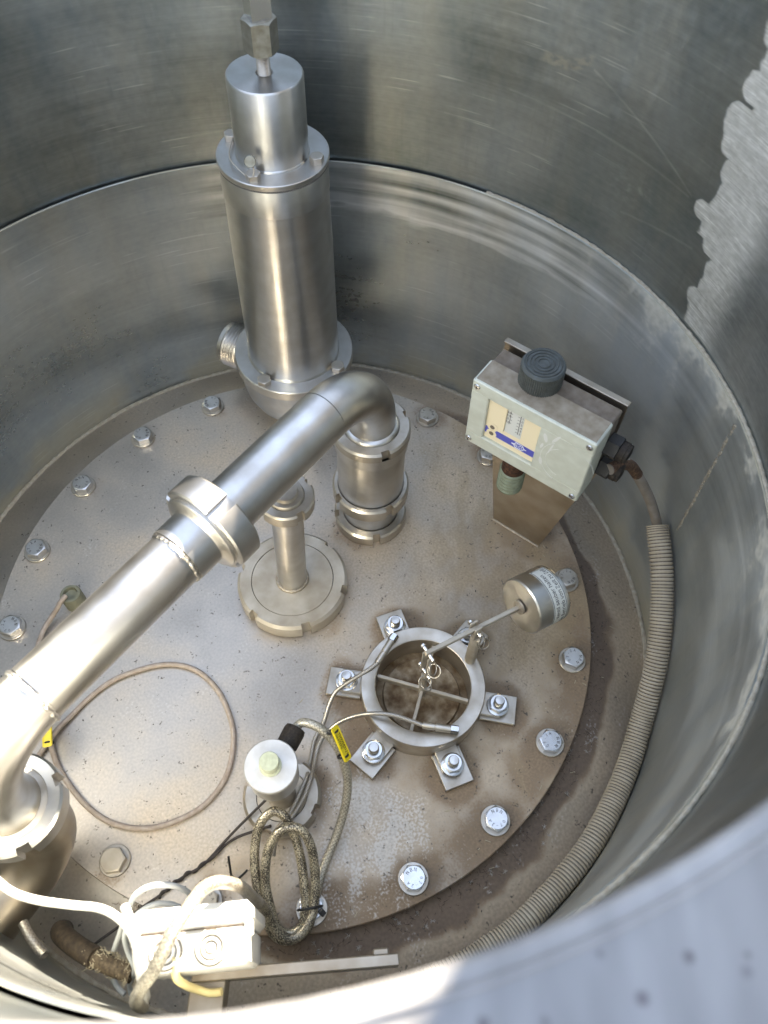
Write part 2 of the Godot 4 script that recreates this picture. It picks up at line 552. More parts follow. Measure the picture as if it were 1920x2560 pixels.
				met = lerpf(met, 0.2, crust * 0.7)
				var foot := smoothstep(0.03, -0.035, y) * smoothstep(0.35, 0.65, c)
				v = lerpf(v, 0.24, foot * 0.35)
				warm += foot * 0.05 + crust * 0.03
				rough = lerpf(rough, 0.65, foot)
				met = lerpf(met, 0.4, foot)
			rgb_[k * 3] = sb(v + warm)
			rgb_[k * 3 + 1] = sb(v + warm * 0.25 + 0.012)
			rgb_[k * 3 + 2] = sb(v - warm * 0.9 - 0.012)
			orm[k * 3] = 255
			orm[k * 3 + 1] = int(clampf(rough, 0.15, 1.0) * 255)
			orm[k * 3 + 2] = int(clampf(met, 0.0, 1.0) * 255)
	var mt := ORMMaterial3D.new()
	mt.resource_name = called
	mt.albedo_texture = tex_from(w, h, rgb_)
	mt.orm_texture = tex_from(w, h, orm)
	mt.uv1_scale = Vector3(1, 1.0 / (y1 - y0), 1)
	mats[called] = mt
	return mt

func rim_material() -> void:   # weathered pale sheet with droppings and streaks, planar over one metre
	var w := 1024
	var im := Image.create(w, w, false, Image.FORMAT_RGB8)
	var a := field(w, w, 0.006, 81, 4)
	var b := field(w, w, 0.05, 82, 3, 1, 4)
	var img := PackedByteArray()
	img.resize(w * w * 3)
	for k in w * w:
		var v := 0.235 + (a[k] / 255.0 - 0.5) * 0.10 + (b[k] / 255.0 - 0.5) * 0.10
		img[k * 3] = sb(v)
		img[k * 3 + 1] = sb(v * 0.995)
		img[k * 3 + 2] = sb(v * 0.985)
	im = Image.create_from_data(w, w, false, Image.FORMAT_RGB8, img)
	for i in 640:
		var r := rng.randf_range(0.389, 0.462)
		var t := rng.randf() * TAU
		var x := int((cos(t) * r + 0.5) * w)
		var y := int((sin(t) * r + 0.5) * w)
		var s := rng.randf_range(0.6, 1.6)
		var c := Color(0.05, 0.04, 0.04).lerp(Color(0.17, 0.16, 0.17), rng.randf())
		for dy in range(-3, 4):
			for dx in range(-3, 4):
				var f := smoothstep(s + 0.7, s - 0.5, Vector2(dx, dy).length())
				if f > 0.0 and x + dx >= 0 and y + dy >= 0 and x + dx < w and y + dy < w: im.set_pixel(x + dx, y + dy, im.get_pixel(x + dx, y + dy).lerp(c.linear_to_srgb(), f * 0.8))
	var m := StandardMaterial3D.new()
	m.resource_name = "rim_paint"
	m.albedo_texture = ImageTexture.create_from_image(im)
	m.roughness = 0.42
	m.metallic = 0.3
	mats["rim_paint"] = m

func braid_material(called: String, wire: Color, gap: Color, dirt: float, met: float) -> StandardMaterial3D:   # woven strands under a clear sheath; u round, v in metres along
	var w := 128
	var h := 512
	var im := Image.create(w, h, false, Image.FORMAT_RGB8)
	var a := field(w, h, 0.012, 71, 4)
	var b := field(w, h, 0.13, 72, 3)
	for j in h:
		for i in w:
			var u := float(i) / w * 6.0
			var v := float(j) / h * 30.0
			var s1 := absf(fposmod(u + v, 1.0) - 0.5) * 2.0
			var s2 := absf(fposmod(u - v, 1.0) - 0.5) * 2.0
			var over := fposmod(floorf(u + v) + floorf(u - v), 2.0) < 1.0
			var sh: float = s1 if over else s2
			var c := wire.lerp(gap, smoothstep(0.45, 0.95, sh) * 0.7)
			var n := a[j * w + i] / 255.0 * 0.3 + b[j * w + i] / 255.0 * 0.7
			c = c.lerp(Color(0.05, 0.04, 0.03), smoothstep(0.56 - dirt * 0.10, 0.60, n) * dirt)
			im.set_pixel(i, j, c.linear_to_srgb())
	var m := StandardMaterial3D.new()
	m.resource_name = called
	m.albedo_texture = ImageTexture.create_from_image(im)
	m.uv1_scale = Vector3(1, 8, 1)
	m.roughness = 0.4
	m.metallic = met
	m.clearcoat_enabled = true
	m.clearcoat = 0.5
	m.clearcoat_roughness = 0.3
	mats[called] = m
	return m

func plain(called: String, c: Color, rough: float, mottle: Texture2D = null, tile := 20.0, met := 0.0) -> StandardMaterial3D: return metal(called, c, rough, met, tile, mottle)

func make_materials() -> void:
	var soft := ramp_tex(0.012, 1, Color(0.90, 0.89, 0.87), Color(1, 1, 1))
	var dirty := ramp_tex(0.010, 2, Color(0.80, 0.76, 0.70), Color(1, 0.99, 0.97))
	var filthy := ramp_tex(0.014, 3, Color(0.30, 0.24, 0.18), Color(1, 0.97, 0.92))
	var rt := ramp_tex(0.03, 4, Color(0.88, 0.88, 0.88), Color(1, 1, 1))
	metal("steel", Color(0.63, 0.615, 0.59), 0.38, 1.0, 6.0, soft, rt)
	metal("pipe_steel", Color(0.69, 0.68, 0.66), 0.40, 1.0, 4.0, ramp_tex(0.01, 41, Color(0.80, 0.775, 0.74), Color(1, 1, 1), 6), ramp_tex(0.016, 42, Color(0.74, 0.74, 0.74), Color(1, 1, 1), 6))
	metal("dull_steel", Color(0.61, 0.59, 0.555), 0.42, 0.85, 6.0, dirty, rt)
	metal("dusty_steel", Color(0.59, 0.56, 0.505), 0.55, 0.4, 5.0, dirty, rt)
	metal("bright_steel", Color(0.66, 0.66, 0.66), 0.26, 1.0, 8.0, soft, rt)
	var valve := metal("valve_steel", Color(0.60, 0.60, 0.59), 0.30, 1.0, 7.0, soft)
	valve.anisotropy_enabled = true
	valve.anisotropy = -0.75
	metal("chrome", Color(0.75, 0.75, 0.76), 0.14, 1.0)
	metal("bracket_steel", Color(0.47, 0.43, 0.375), 0.36, 0.9, 5.0, dirty)
	metal("lid_steel", Color(0.70, 0.68, 0.65), 0.5, 0.6, 9.0, soft)
	metal("rusty_pan", Color(0.47, 0.41, 0.31), 0.7, 0.3, 8.0, ramp_tex(0.012, 9, Color(0.42, 0.31, 0.18), Color(1, 0.98, 0.95), 6))
	metal("weld", Color(0.56, 0.52, 0.46), 0.55, 0.7, 30.0, dirty)
	metal("chalky_weld", Color(0.50, 0.47, 0.40), 0.75, 0.2, 25.0, dirty)
	metal("grey_nut", Color(0.33, 0.34, 0.31), 0.5, 0.8, 20.0, dirty)
	metal("roof_steel", Color(0.62, 0.62, 0.61), 0.5, 0.8, 2.0, dirty)
	rim_material()
	plain("black", Color(0.012, 0.012, 0.012), 0.7)
	plain("etched", Color(0.10, 0.095, 0.09), 0.6)
	plain("housing", Color(0.57, 0.59, 0.51), 0.5, soft, 12.0)
	plain("housing_dust", Color(0.32, 0.285, 0.23), 0.9, dirty, 14.0)
	plain("back_housing", Color(0.20, 0.17, 0.14), 0.8, dirty, 16.0)
	plain("knob", Color(0.085, 0.100, 0.103), 0.7, dirty, 20.0)
	plain("cream", Color(0.80, 0.69, 0.47), 0.45)
	plain("blue_print", Color(0.085, 0.09, 0.42), 0.45)
	plain("white_print", Color(0.80, 0.80, 0.80), 0.5)
	plain("scale_white", Color(0.62, 0.62, 0.58), 0.5)
	plain("black_plastic", Color(0.025, 0.024, 0.023), 0.55, soft, 20.0)
	plain("brown_plastic", Color(0.055, 0.045, 0.036), 0.75, filthy, 40.0)
	plain("rust_cable", Color(0.24, 0.15, 0.10), 0.8, filthy, 34.0)
	plain("rust", Color(0.14, 0.065, 0.035), 0.85, filthy, 30.0)
	plain("grey_cable", Color(0.30, 0.28, 0.265), 0.55, dirty, 12.0)
	plain("pale_cable", Color(0.55, 0.55, 0.53), 0.45, soft, 16.0)
	plain("thin_grey", Color(0.42, 0.44, 0.44), 0.45)
	plain("pink_tube", Color(0.47, 0.41, 0.375), 0.6, dirty, 20.0)
	plain("conduit", Color(0.55, 0.505, 0.425), 0.6, dirty, 7.0)
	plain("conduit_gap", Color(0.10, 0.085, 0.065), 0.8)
	plain("bellows", Color(0.27, 0.32, 0.24), 0.7, dirty, 30.0)
	plain("green_knob", Color(0.52, 0.55, 0.40), 0.5, soft, 30.0)
	plain("yellow", Color(0.74, 0.58, 0.02), 0.4)
	plain("yellow_strip", Color(0.66, 0.56, 0.28), 0.5)
	plain("sticker", Color(0.64, 0.64, 0.58), 0.45)
	plain("white_box", Color(0.66, 0.655, 0.635), 0.45, soft, 8.0)
	plain("seam", Color(0.25, 0.215, 0.17), 0.75, filthy, 30.0, 0.2)
	plain("seam_pale", Color(0.38, 0.355, 0.30), 0.7, filthy, 34.0, 0.3)
	plain("fitting", Color(0.24, 0.24, 0.17), 0.6, soft, 20.0, 0.3)
	plain("hose_core", Color(0.19, 0.16, 0.11), 0.8, filthy, 30.0)
	plain("dry_weld", Color(0.36, 0.345, 0.305), 0.7, dirty, 40.0, 0.4)
	plain("dirt", Color(0.115, 0.080, 0.052), 0.95, filthy, 40.0)
	plain("twine", Color(0.055, 0.045, 0.04), 0.8)
	plain("hose_brown", Color(0.085, 0.066, 0.042), 0.75, filthy, 22.0)
	plain("straw", Color(0.40, 0.345, 0.235), 0.8)
	plain("cobweb", Color(0.40, 0.37, 0.33), 0.9)
	plain("sealant", Color(0.24, 0.26, 0.14), 0.8, filthy, 40.0)
	braid_material("braid", Color(0.58, 0.53, 0.42), Color(0.14, 0.12, 0.085), 0.45, 0.4)
	braid_material("dirty_braid", Color(0.60, 0.53, 0.38), Color(0.12, 0.10, 0.07), 0.95, 0.45)
	braid_material("arch_braid", Color(0.34, 0.31, 0.25), Color(0.12, 0.10, 0.07), 0.75, 0.1)
	braid_material("wire_braid", Color(0.46, 0.42, 0.36), Color(0.16, 0.14, 0.11), 0.25, 0.6)
	grime_material("plate", 1280, 0.66, true)
	grime_material("floor", 1280, 0.80, false)
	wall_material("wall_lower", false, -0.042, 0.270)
	wall_material("wall_upper", true, 0.266, 0.540)

# ------------------------------------------------------------------ build
func _ready() -> void:
	rng.seed = 7
	font = SystemFont.new()
	font.font_names = PackedStringArray(["Droid Sans"])
	view_and_light()
	make_materials()
	well()
	cover_plate()
	relief_valve()
	pipework()
	blind_cap()
	vent_collar()
	counterweight()
	thermostat()
	conduit()
	level_probe()
	cables()
	junction()
	small_things()

func view_and_light() -> void:
	var cam := Camera3D.new()
	cam.name = "camera"
	add_child(cam)
	var r := Vector3(0.99929227, 0.02006238, -0.03181913)
	var u := Vector3(-0.0376159, 0.53297099, -0.84529697)
	var f := Vector3(0.0, -0.84589563, -0.53334846)
	cam.transform = Transform3D(Basis(r, u, -f), Vector3(0.09169727, 0.79017926, 0.37530395))
	cam.fov = 65.42
	cam.near = 0.02
	cam.far = 200.0
	var lens := CameraAttributesPhysical.new()
	lens.frustum_focal_length = 18.68
	lens.frustum_focus_distance = 0.80
	lens.frustum_near = 0.02
	lens.frustum_far = 200.0
	lens.exposure_aperture = 4.8
	cam.attributes = lens
	cam.current = true
	var we := WorldEnvironment.new()
	we.name = "environment"
	var env := Environment.new()
	env.background_mode = Environment.BG_SKY
	var sky := Sky.new()
	var sm := ProceduralSkyMaterial.new()
	sm.sky_top_color = Color(0.43, 0.47, 0.54)
	sm.sky_horizon_color = Color(0.63, 0.64, 0.66)
	sm.sky_curve = 0.15
	sm.ground_bottom_color = Color(0.30, 0.28, 0.25)
	sm.ground_horizon_color = Color(0.60, 0.60, 0.58)
	sky.sky_material = sm
	env.sky = sky
	env.tonemap_mode = Environment.TONE_MAPPER_LINEAR
	env.tonemap_exposure = 9.3
	env.sdfgi_enabled = true
	env.ssao_enabled = true
	env.ssil_enabled = true
	we.environment = env
	add_child(we)
	var sun := DirectionalLight3D.new()
	sun.name = "sun"
	sun.light_energy = 1.5
	sun.light_color = Color(1.0, 0.945, 0.87)
	sun.light_angular_distance = 0.5
	sun.shadow_enabled = true
	add_child(sun)
	var e := deg_to_rad(31.2)
	var travel := Vector3(-0.487 * cos(e), -sin(e), 0.873 * cos(e))
	sun.look_at_from_position(Vector3.ZERO, travel, Vector3.UP)

func well() -> void:
	var fl := solo("floor", "", "", done(lathe(mb(), vv([WELL + 0.002, -0.042, 0.36, -0.030, 0.325, -0.0125, 0.20, -0.010, 0.0, -0.010]), 128, -PI, PI, 0.80)), mats.floor)
	fl.set_meta("kind", "structure")
	var w := thing("well_wall", "weathered round stainless steel well wall enclosing the bolted cover plate", "wall")
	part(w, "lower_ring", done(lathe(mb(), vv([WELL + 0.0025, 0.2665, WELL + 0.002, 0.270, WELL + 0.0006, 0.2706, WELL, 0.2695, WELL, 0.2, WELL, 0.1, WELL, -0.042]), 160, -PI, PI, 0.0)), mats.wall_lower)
	# the sheet uv runs along the profile; flip so that v = height
	var st := mb()
	sheet(st, WELL, -0.042, 0.2695, -1)
	lathe(st, vv([WELL + 0.0026, 0.262, WELL + 0.0024, 0.2700, WELL + 0.0006, 0.2706, WELL, 0.2695]), 160)
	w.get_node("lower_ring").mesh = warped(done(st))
	st = mb()
	sheet(st, 0.397, 0.2660, 0.5310, -1)
	part(w, "upper_ring", warped(done(st)), mats.wall_upper)
	# outside sheet of the well, with thickness
	part(w, "outer_sheet", done(lathe(mb(), vv([0.402, -0.05, 0.402, 0.530]), 128)), mats.dull_steel)
	part(w, "rim_flange", done(lathe(mb(), vv([0.402, 0.530, 0.402, 0.538, 0.462, 0.540, 0.464, 0.542, 0.464, 0.550, 0.462, 0.552, 0.3890, 0.5522, 0.3878, 0.5535, 0.3868, 0.5535, 0.3858, 0.5520, 0.3830, 0.5512, 0.3808, 0.5492, 0.3800, 0.5468, 0.3806, 0.5445, 0.3840, 0.5425, 0.3968, 0.5310]), 160, -PI, PI, 1.0)), mats.rim_paint)
	part(w, "floor_weld", warped(done(bead(mb(), ring_path(WELL - 0.002, -0.041, 620, 0.0005), 0.0034, 0.3))), mats.chalky_weld)
	var arc := PackedVector3Array()
	for i in 260:
		var sa := deg_to_rad(lerpf(-62.0, 70.0, i / 259.0))
		arc.append(Vector3(cos(sa) * 0.3952, 0.2690, sin(sa) * 0.3952))
	part(w, "seam_weld", warped(done(bead(mb(), arc, 0.0024, 0.4, 8))), mats.chalky_weld)
	arc = PackedVector3Array()
	for i in 200:
		var sa := deg_to_rad(lerpf(-165.0, -66.0, i / 199.0))
		arc.append(Vector3(cos(sa) * 0.3962, 0.2672, sin(sa) * 0.3962))
	part(w, "seam_weld", done(bead(mb(), arc, 0.0009, 0.5, 5)), mats.rust)
	var pts := PackedVector3Array()
	for i in 140:
		var t := i / 139.0
		var a := deg_to_rad(lerpf(-8.6, -7.2, t) + rng.randf_range(-0.12, 0.12))
		pts.append(Vector3(cos(a) * (WELL + 0.0025), lerpf(0.262, 0.105, t), sin(a) * (WELL + 0.0025)))
	part(w, "sheet_weld", done(bead(mb(), pts, 0.0032, 0.3, 14)), mats.dry_weld)
	# tank roof round the well, and the ground far below
	var roof := solo("tank_roof", "", "", done(lathe(mb(), vv([1.9, -0.42, 1.5, -0.22, 1.0, -0.10, 0.40, -0.045]), 96)), mats.roof_steel)
	roof.set_meta("kind", "structure")
	var gm := PlaneMesh.new()
	gm.size = Vector2(160, 160)
	var gr := solo("ground", "", "", gm, plain("yard", Color(0.16, 0.155, 0.145), 0.9), at(Vector3(0, -3.2, 0)))
	gr.set_meta("kind", "structure")
	solo("tank_shell", "dull steel tank body below the roof", "tank", done(lathe(mb(), vv([1.9, -3.2, 1.9, -0.42]), 96)), mats.dull_steel)
	# an added, unseen lid outside the view, there to shade the right rim
	var lid := thing("shade_lid", "added unseen round steel disc that shades the right part of the rim", "shade disc", Vector3(0.50, 0.555, 0.10))
	var lx := along(Vector3(0.51, 1.035, 0.10), Vector3(1, 0.12, 0))
	part(lid, "shade_plate", turned([0.0, -0.004, 0.44, -0.004, 0.445, 0.0, 0.445, 0.03, 0.44, 0.034, 0.0, 0.034], 96), mats.dull_steel, lx)
	part(lid, "shade_hinge", boxm(Vector3(0.03, 0.06, 0.16), 0.004), mats.dull_steel, at(Vector3(0.487, 0.58, 0.10)))

func sheet(st: SurfaceTool, R: float, y0: float, y1: float, s: float) -> void:   # cylinder wall with v = height above y0
	var n := 192
	var rows := 8
	for j in rows:
		var v0 := (y1 - y0) * j / rows
		var v1 := (y1 - y0) * (j + 1) / rows
		for k in n:
			var a := lerpf(-PI, PI, float(k) / n)
			var b := lerpf(-PI, PI, float(k + 1) / n)
			var A := Vector3(cos(a), 0, sin(a))
			var B := Vector3(cos(b), 0, sin(b))
			quad(st, A * R + Vector3(0, y0 + v0, 0), B * R + Vector3(0, y0 + v0, 0), B * R + Vector3(0, y0 + v1, 0), A * R + Vector3(0, y0 + v1, 0), A * s, B * s, B * s, A * s, Vector2((a + PI) / TAU, v0), Vector2((b + PI) / TAU, v0), Vector2((b + PI) / TAU, v1), Vector2((a + PI) / TAU, v1))

func cover_plate() -> void:
	var t := thing("cover_plate", "large round bolted steel cover plate stained with dust and rust on the well floor", "plate", Vector3(0, -0.010, 0))
	part(t, "plate", done(lathe(mb(), vv([0.3175, -0.0098, 0.3195, -0.009, 0.320, -0.008, 0.320, -0.0008, 0.3192, 0.0, 0.16, 0.0, 0.0, 0.0]), 160, -PI, PI, 0.66)), mats.plate)
	var head := done(hexhead(mb(), 0.0103, 0.0085))
	var washer := turned([0.006, 0, 0.0138, 0, 0.0142, 0.0005, 0.0142, 0.0017, 0.0137, 0.0022, 0.006, 0.0022], 40)
	var st := mb()
	var k := 0
	for s in ["N", "B", "N"]:
		letters(st, s, 0.0042, 0.0004, mark(deg_to_rad(-34.0 + 34.0 * k)))
		k += 1
	k = 0
	for s in ["A", "2", "-", "7", "0"]:
		letters(st, s, 0.0036, 0.0004, mark(deg_to_rad(248.0 - 34.0 * k)))
		k += 1
	var marks := done(st)
	for i in 20:
		if i == 10: continue
		var a := -1.4341 + TAU * i / 20.0
		var p := Vector3(0.3003 * cos(a), 0.0, -0.3003 * sin(a))
		var turn := rng.randf() * TAU
		var b := part(t, "bolt", head, [mats.bright_steel, mats.bright_steel, mats.bright_steel, mats.bright_steel, mats.steel, mats.dull_steel, mats.dull_steel, mats.dull_steel, mats.dull_steel][i] if i < 9 else mats.steel, Transform3D(Basis(Vector3.UP, turn) * Basis(Vector3.RIGHT, rng.randf_range(-0.02, 0.02)), p + Vector3(0, 0.0022, 0)))
		part(b, "washer", washer, mats.dull_steel, at(p + Vector3(rng.randf_range(-0.0006, 0.0006), 0.0001, rng.randf_range(-0.0006, 0.0006))))
		if i != 18: part(b, "marking", marks, mats.etched, Transform3D(Basis(Vector3.UP, turn + 0.4), p + Vector3(0, 0.0107, 0)))
	t.get_node("bolt_017").material_override = mats.dusty_steel
	t.get_node("bolt_018").material_override = mats.dusty_steel

func mark(a: float) -> Transform3D:   # a letter lying flat, its foot to the middle, at angle a from the top
	return Transform3D(Basis(Vector3.UP, -a), Vector3.ZERO) * Transform3D(Basis(Vector3(1, 0, 0), Vector3(0, 0, -1), Vector3(0, 1, 0)), Vector3(0, 0.0001, -0.0068))

func hexbolt(parent: Node, called: String, p: Vector3, ap: float, h: float, mat: Material, turn := 0.0) -> MeshInstance3D: return part(parent, called, done(hexhead(mb(), ap, h)), mat, Transform3D(Basis(Vector3.UP, turn), p))

func thread(r: float, y0: float, y1: float, pitch: float, depth: float) -> Array:
	var o := [Vector2(r - depth, y0)]
	var y := y0
	while y + pitch <= y1:
		o.append(Vector2(r, y + pitch * 0.5))
		o.append(Vector2(r - depth, y + pitch))
		y += pitch
	return o

func relief_valve() -> void:
	var c := Vector3(-0.0212, 0, -0.2817)
	var X := at(c)
	var t := thing("relief_valve", "tall cylindrical stainless steel relief valve with hexagon nut on its top spindle", "valve", c)
	part(t, "bowl", turned([0.034, 0.0, 0.036, 0.006, 0.045, 0.016, 0.055, 0.030, 0.0615, 0.046, 0.0645, 0.062, 0.0651, 0.0815, 0.066, 0.0835, 0.066, 0.0866], 96), mats.valve_steel, X)
	part(t, "bottom_flange", turned([0.050, 0.0868, 0.0682, 0.0868, 0.069, 0.0876, 0.069, 0.0988, 0.0682, 0.0997, 0.050, 0.0997], 96), mats.steel, X)
	part(t, "body", turned([0.0535, 0.0997, 0.0533, 0.1015, 0.0524, 0.1025, 0.0510, 0.25, 0.0497, 0.3160, 0.0499, 0.3166], 96), mats.valve_steel, X)
	part(t, "collar_band", turned([0.0499, 0.3167, 0.0503, 0.3171, 0.0503, 0.3440, 0.0498, 0.3450, 0.0498, 0.3466], 96), mats.valve_steel, X)
	part(t, "top_flange", turned([0.045, 0.3466, 0.0507, 0.3466, 0.0513, 0.3472, 0.0513, 0.3515, 0.0507, 0.3522, 0.030, 0.3522], 96), mats.steel, X)
	part(t, "gasket", turned([0.0500, 0.3445, 0.0508, 0.3450, 0.0508, 0.3464, 0.0500, 0.3466], 72), mats.etched, X)
	part(t, "gasket", turned([0.060, 0.0862, 0.0672, 0.0862, 0.0672, 0.0869, 0.060, 0.0869], 72), mats.etched, X)
	part(t, "cap", turned([0.0338, 0.3522, 0.0336, 0.3535, 0.0329, 0.3542, 0.0327, 0.4222, 0.0315, 0.4238, 0.0075, 0.4240, 0.0072, 0.4236, 0.0072, 0.405], 80), mats.valve_steel, X)
	var sp := part(t, "spindle", done(lathe(mb(), [Vector2(0.0052, 0.400)] + thread(0.0058, 0.405, 0.442, 0.0016, 0.0007), 24)), mats.dull_steel, X)
	part(t, "lock_nut", done(hexhead(mb(), 0.0124, 0.0262, 0.4412, 0.0, true)), mats.grey_nut, X * at(Vector3.ZERO).rotated_local(Vector3.UP, 0.2))
	# square end of the spindle with rounded shoulders
	part(sp, "square_end", square_end(), mats.chrome, X * Transform3D(Basis(Vector3.UP, 0.5), Vector3(0, 0.4673, 0)))
	for a in [208.0, 118.0, 28.0, -62.0]:   # flange bolts
		var d := Vector3(cos(deg_to_rad(a)), 0, sin(deg_to_rad(a)))
		hexbolt(t, "bolt", c + d * 0.0605 + Vector3(0, 0.0997, 0), 0.0070, 0.0062, mats.dull_steel, a)
	for a in [203.0, 107.0, 17.0, -73.0]:
		var d := Vector3(cos(deg_to_rad(a)), 0, sin(deg_to_rad(a)))
		hexbolt(t, "bolt", c + d * 0.0428 + Vector3(0, 0.3522, 0), 0.0058, 0.0062, mats.dull_steel, a)
	# sealing wire from bolt to bolt with its lead seal
	var p0 := c + Vector3(cos(deg_to_rad(203.0)), 0, sin(deg_to_rad(203.0))) * 0.0428 + Vector3(0.002, 0.3555, 0.004)
	var p1 := c + Vector3(cos(deg_to_rad(107.0)), 0, sin(deg_to_rad(107.0))) * 0.0428 + Vector3(-0.004, 0.3555, 0.003)
	var w := part(t, "seal_wire", cord([p0, p0.lerp(p1, 0.5) + Vector3(-0.0085, 0.001, 0.0035), p1, p1 + Vector3(0.004, 0.001, 0.002), p1 + Vector3(0.006, 0.006, 0), p1 + Vector3(0.005, 0.012, -0.002)], 0.0006, 6), mats.dusty_steel)
	part(w, "seal", turned([0.0, 0, 0.0046, 0.0, 0.0052, 0.001, 0.0052, 0.0030, 0.0046, 0.004, 0.0, 0.004], 24), mats.grey_nut, along(p1 + Vector3(0.003, 0.014, -0.003), Vector3(0.2, 0.5, 1.0)))
	# threaded side outlet
	var od := Vector3(-0.86, 0.0, -0.42).normalized()
	var ox := along(c + Vector3(0, 0.062, 0) + od * 0.055, od)
	var prof := [Vector2(0.024, 0), Vector2(0.024, 0.016), Vector2(0.0255, 0.017)] + thread(0.0275, 0.018, 0.042, 0.004, 0.0016) + [Vector2(0.0255, 0.043), Vector2(0.022, 0.043), Vector2(0.022, 0.0)]
	part(t, "side_outlet", done(lathe(mb(), prof, 64, -PI, PI, 0.0, Transform3D(), 0.3)), mats.steel, ox)

func square_end() -> ArrayMesh:
	var st := mb()
	var a := 0.0084
	var lev := [[0.0, a], [0.017, a], [0.021, a * 0.96], [0.0245, a * 0.84], [0.0265, a * 0.6], [0.0275, 0.0]]
	for i in lev.size() - 1:
		for k in 4:
			var q := Basis(Vector3.UP, PI / 2 * k)
			var y0: float = lev[i][0]
			var y1: float = lev[i + 1][0]
			var r0: float = lev[i][1]
			var r1: float = lev[i + 1][1]
			var n := Vector3(y1 - y0, r0 - r1, 0).normalized()
			flat(st, [q * Vector3(r0, y0, -r0), q * Vector3(r0, y0, r0), q * Vector3(r1, y1, r1), q * Vector3(r1, y1, -r1)], q * n)
	return done(st)

func pipework() -> void:
	var c := Vector3(0.0759, 0, -0.1171)
	var X := at(c)
	var u := thing("pipe_union", "stack of slotted ring nuts and steel sleeve under the pipe elbow", "pipe fitting", c)
	part(u, "base_nut", slot_nut(0.0412, 0.0318, 0.0173, 4, 0.009, 0.005, 0.0022, 1.35), mats.dull_steel, X)
	part(u, "liner", turned([0.031, 0.0, 0.031, 0.026, 0.0315, 0.028, 0.0315, 0.050, 0.0335, 0.0525], 64), mats.steel, X)
	part(u, "ring_nut", slot_nut(0.0418, 0.0362, 0.0180, 4, 0.009, 0.0045, 0.002, 1.0), mats.dull_steel, X * at(Vector3(0, 0.0526, 0)))
	part(u, "sleeve", turned([0.0345, 0.052, 0.0355, 0.055, 0.0355, 0.1415, 0.0350, 0.1435], 80), mats.steel, X)
	var band := part(u, "top_nut", slot_nut(0.0395, 0.0285, 0.0130, 4, 0.009, 0.0045, 0.002, 1.15), mats.dull_steel, X * at(Vector3(0, 0.1572, 0)))
	part(band, "nut_skirt", turned([0.0350, 0.1430, 0.0372, 0.1430, 0.0376, 0.1434, 0.0376, 0.1572], 80), mats.steel, X)
	# the pipe: elbow up from the union, level run with a coupling, elbow down to the left port
	var dir := Vector3(-0.5794, 0, 0.815)
	var L := 0.449
	var bend := 0.068
	var H := 0.25
	var t := thing("steel_pipe", "shiny stainless steel pipe running level between two downward elbows across the plate", "pipe", c + Vector3(0, 0.17, 0))
	var path := PackedVector3Array([c + Vector3(0, 0.1635, 0), c + Vector3(0, H - bend, 0)])
	for k in range(1, 25):
		var a := PI / 2 * k / 24.0
		path.append(c + dir * bend * (1 - cos(a)) + Vector3(0, H - bend + bend * sin(a), 0))
	part(t, "elbow", done(tube(mb(), path, 0.0238, 48, PackedFloat32Array(), false)), mats.pipe_steel)
	part(t, "elbow_collar", turned([0.0282, 0.1600, 0.0282, 0.1705, 0.0270, 0.1725, 0.0250, 0.1735, 0.0239, 0.1740], 64), mats.steel, X)
	var P := func(s: float) -> Vector3: return c + dir * s + Vector3(0, H, 0)
	part(t, "upper_run", done(tube(mb(), PackedVector3Array([P.call(bend), P.call(0.2)]), 0.0238, 64, PackedFloat32Array(), false)), mats.pipe_steel)
	part(t, "lower_run", done(tube(mb(), PackedVector3Array([P.call(0.2), P.call(L - bend)]), 0.0234, 64, PackedFloat32Array(), false)), mats.pipe_steel)
	path = PackedVector3Array()
	for k in 25:
		var a := PI / 2 * k / 24.0
		path.append(c + dir * (L - bend + bend * sin(a)) + Vector3(0, H - bend + bend * cos(a), 0))
	path.append(c + dir * L + Vector3(0, 0.148, 0))
	part(t, "elbow", done(tube(mb(), path, 0.0238, 48, PackedFloat32Array(), false)), mats.pipe_steel)
	var nx := along(P.call(0.2165), -dir, 2.0)
	var cn := part(t, "coupling_nut", slot_nut(0.0405, 0.0242, 0.0225, 4, 0.010, 0.0045, 0.0016, 0.0), mats.steel, nx)
	part(cn, "liner", turned([0.0236, -0.0285, 0.0252, -0.0280, 0.0254, -0.0060, 0.0270, -0.0045, 0.0335, -0.0035, 0.0345, -0.0025, 0.0345, 0.002], 64), mats.steel, nx)
	for s in [[0.2465, 0.0232], [0.3842, 0.0234]]:
		var ring := PackedVector3Array()
		var wx := along(P.call(s[0]), dir)
		for k in 97:
			var a: float = TAU * k / 96.0
			ring.append(wx * Vector3(cos(a) * s[1], rng.randf_range(-0.0006, 0.0006), sin(a) * s[1]))
		ring[96] = ring[0]
		part(t, "weld", done(bead(mb(), ring, 0.0017, 0.5)), mats.pipe_steel)
	var st := mb()
	var q: Vector3 = P.call(0.408)
	var side := Vector3(0.815, 0, 0.5794)
	var ub := (Vector3.UP * 0.86 + side * 0.5).normalized()
	letters(st, "0593", 0.0075, 0.0003, Transform3D(Basis(ub.cross(-dir).normalized() * -1.0, dir * -1.0, ub), q + ub * 0.0237), 0.0237)
	part(t, "stamped_number", done(st), mats.steel)
	# left port
	var pc := c + dir * L
	var X2 := at(pc)
	var f := thing("pipe_port", "slotted ring nut and bent steel outlet under the left pipe elbow", "pipe fitting", pc + Vector3(0, -0.03, 0))
	part(f, "ring_nut", slot_nut(0.0392, 0.0285, 0.0200, 4, 0.011, 0.005, 0.002, 1.02), mats.steel, X2 * at(Vector3(0, 0.135, 0)))
	part(f, "liner", turned([0.0282, 0.135, 0.0282, 0.1545, 0.0255, 0.1560, 0.0240, 0.1565], 64), mats.dull_steel, X2)
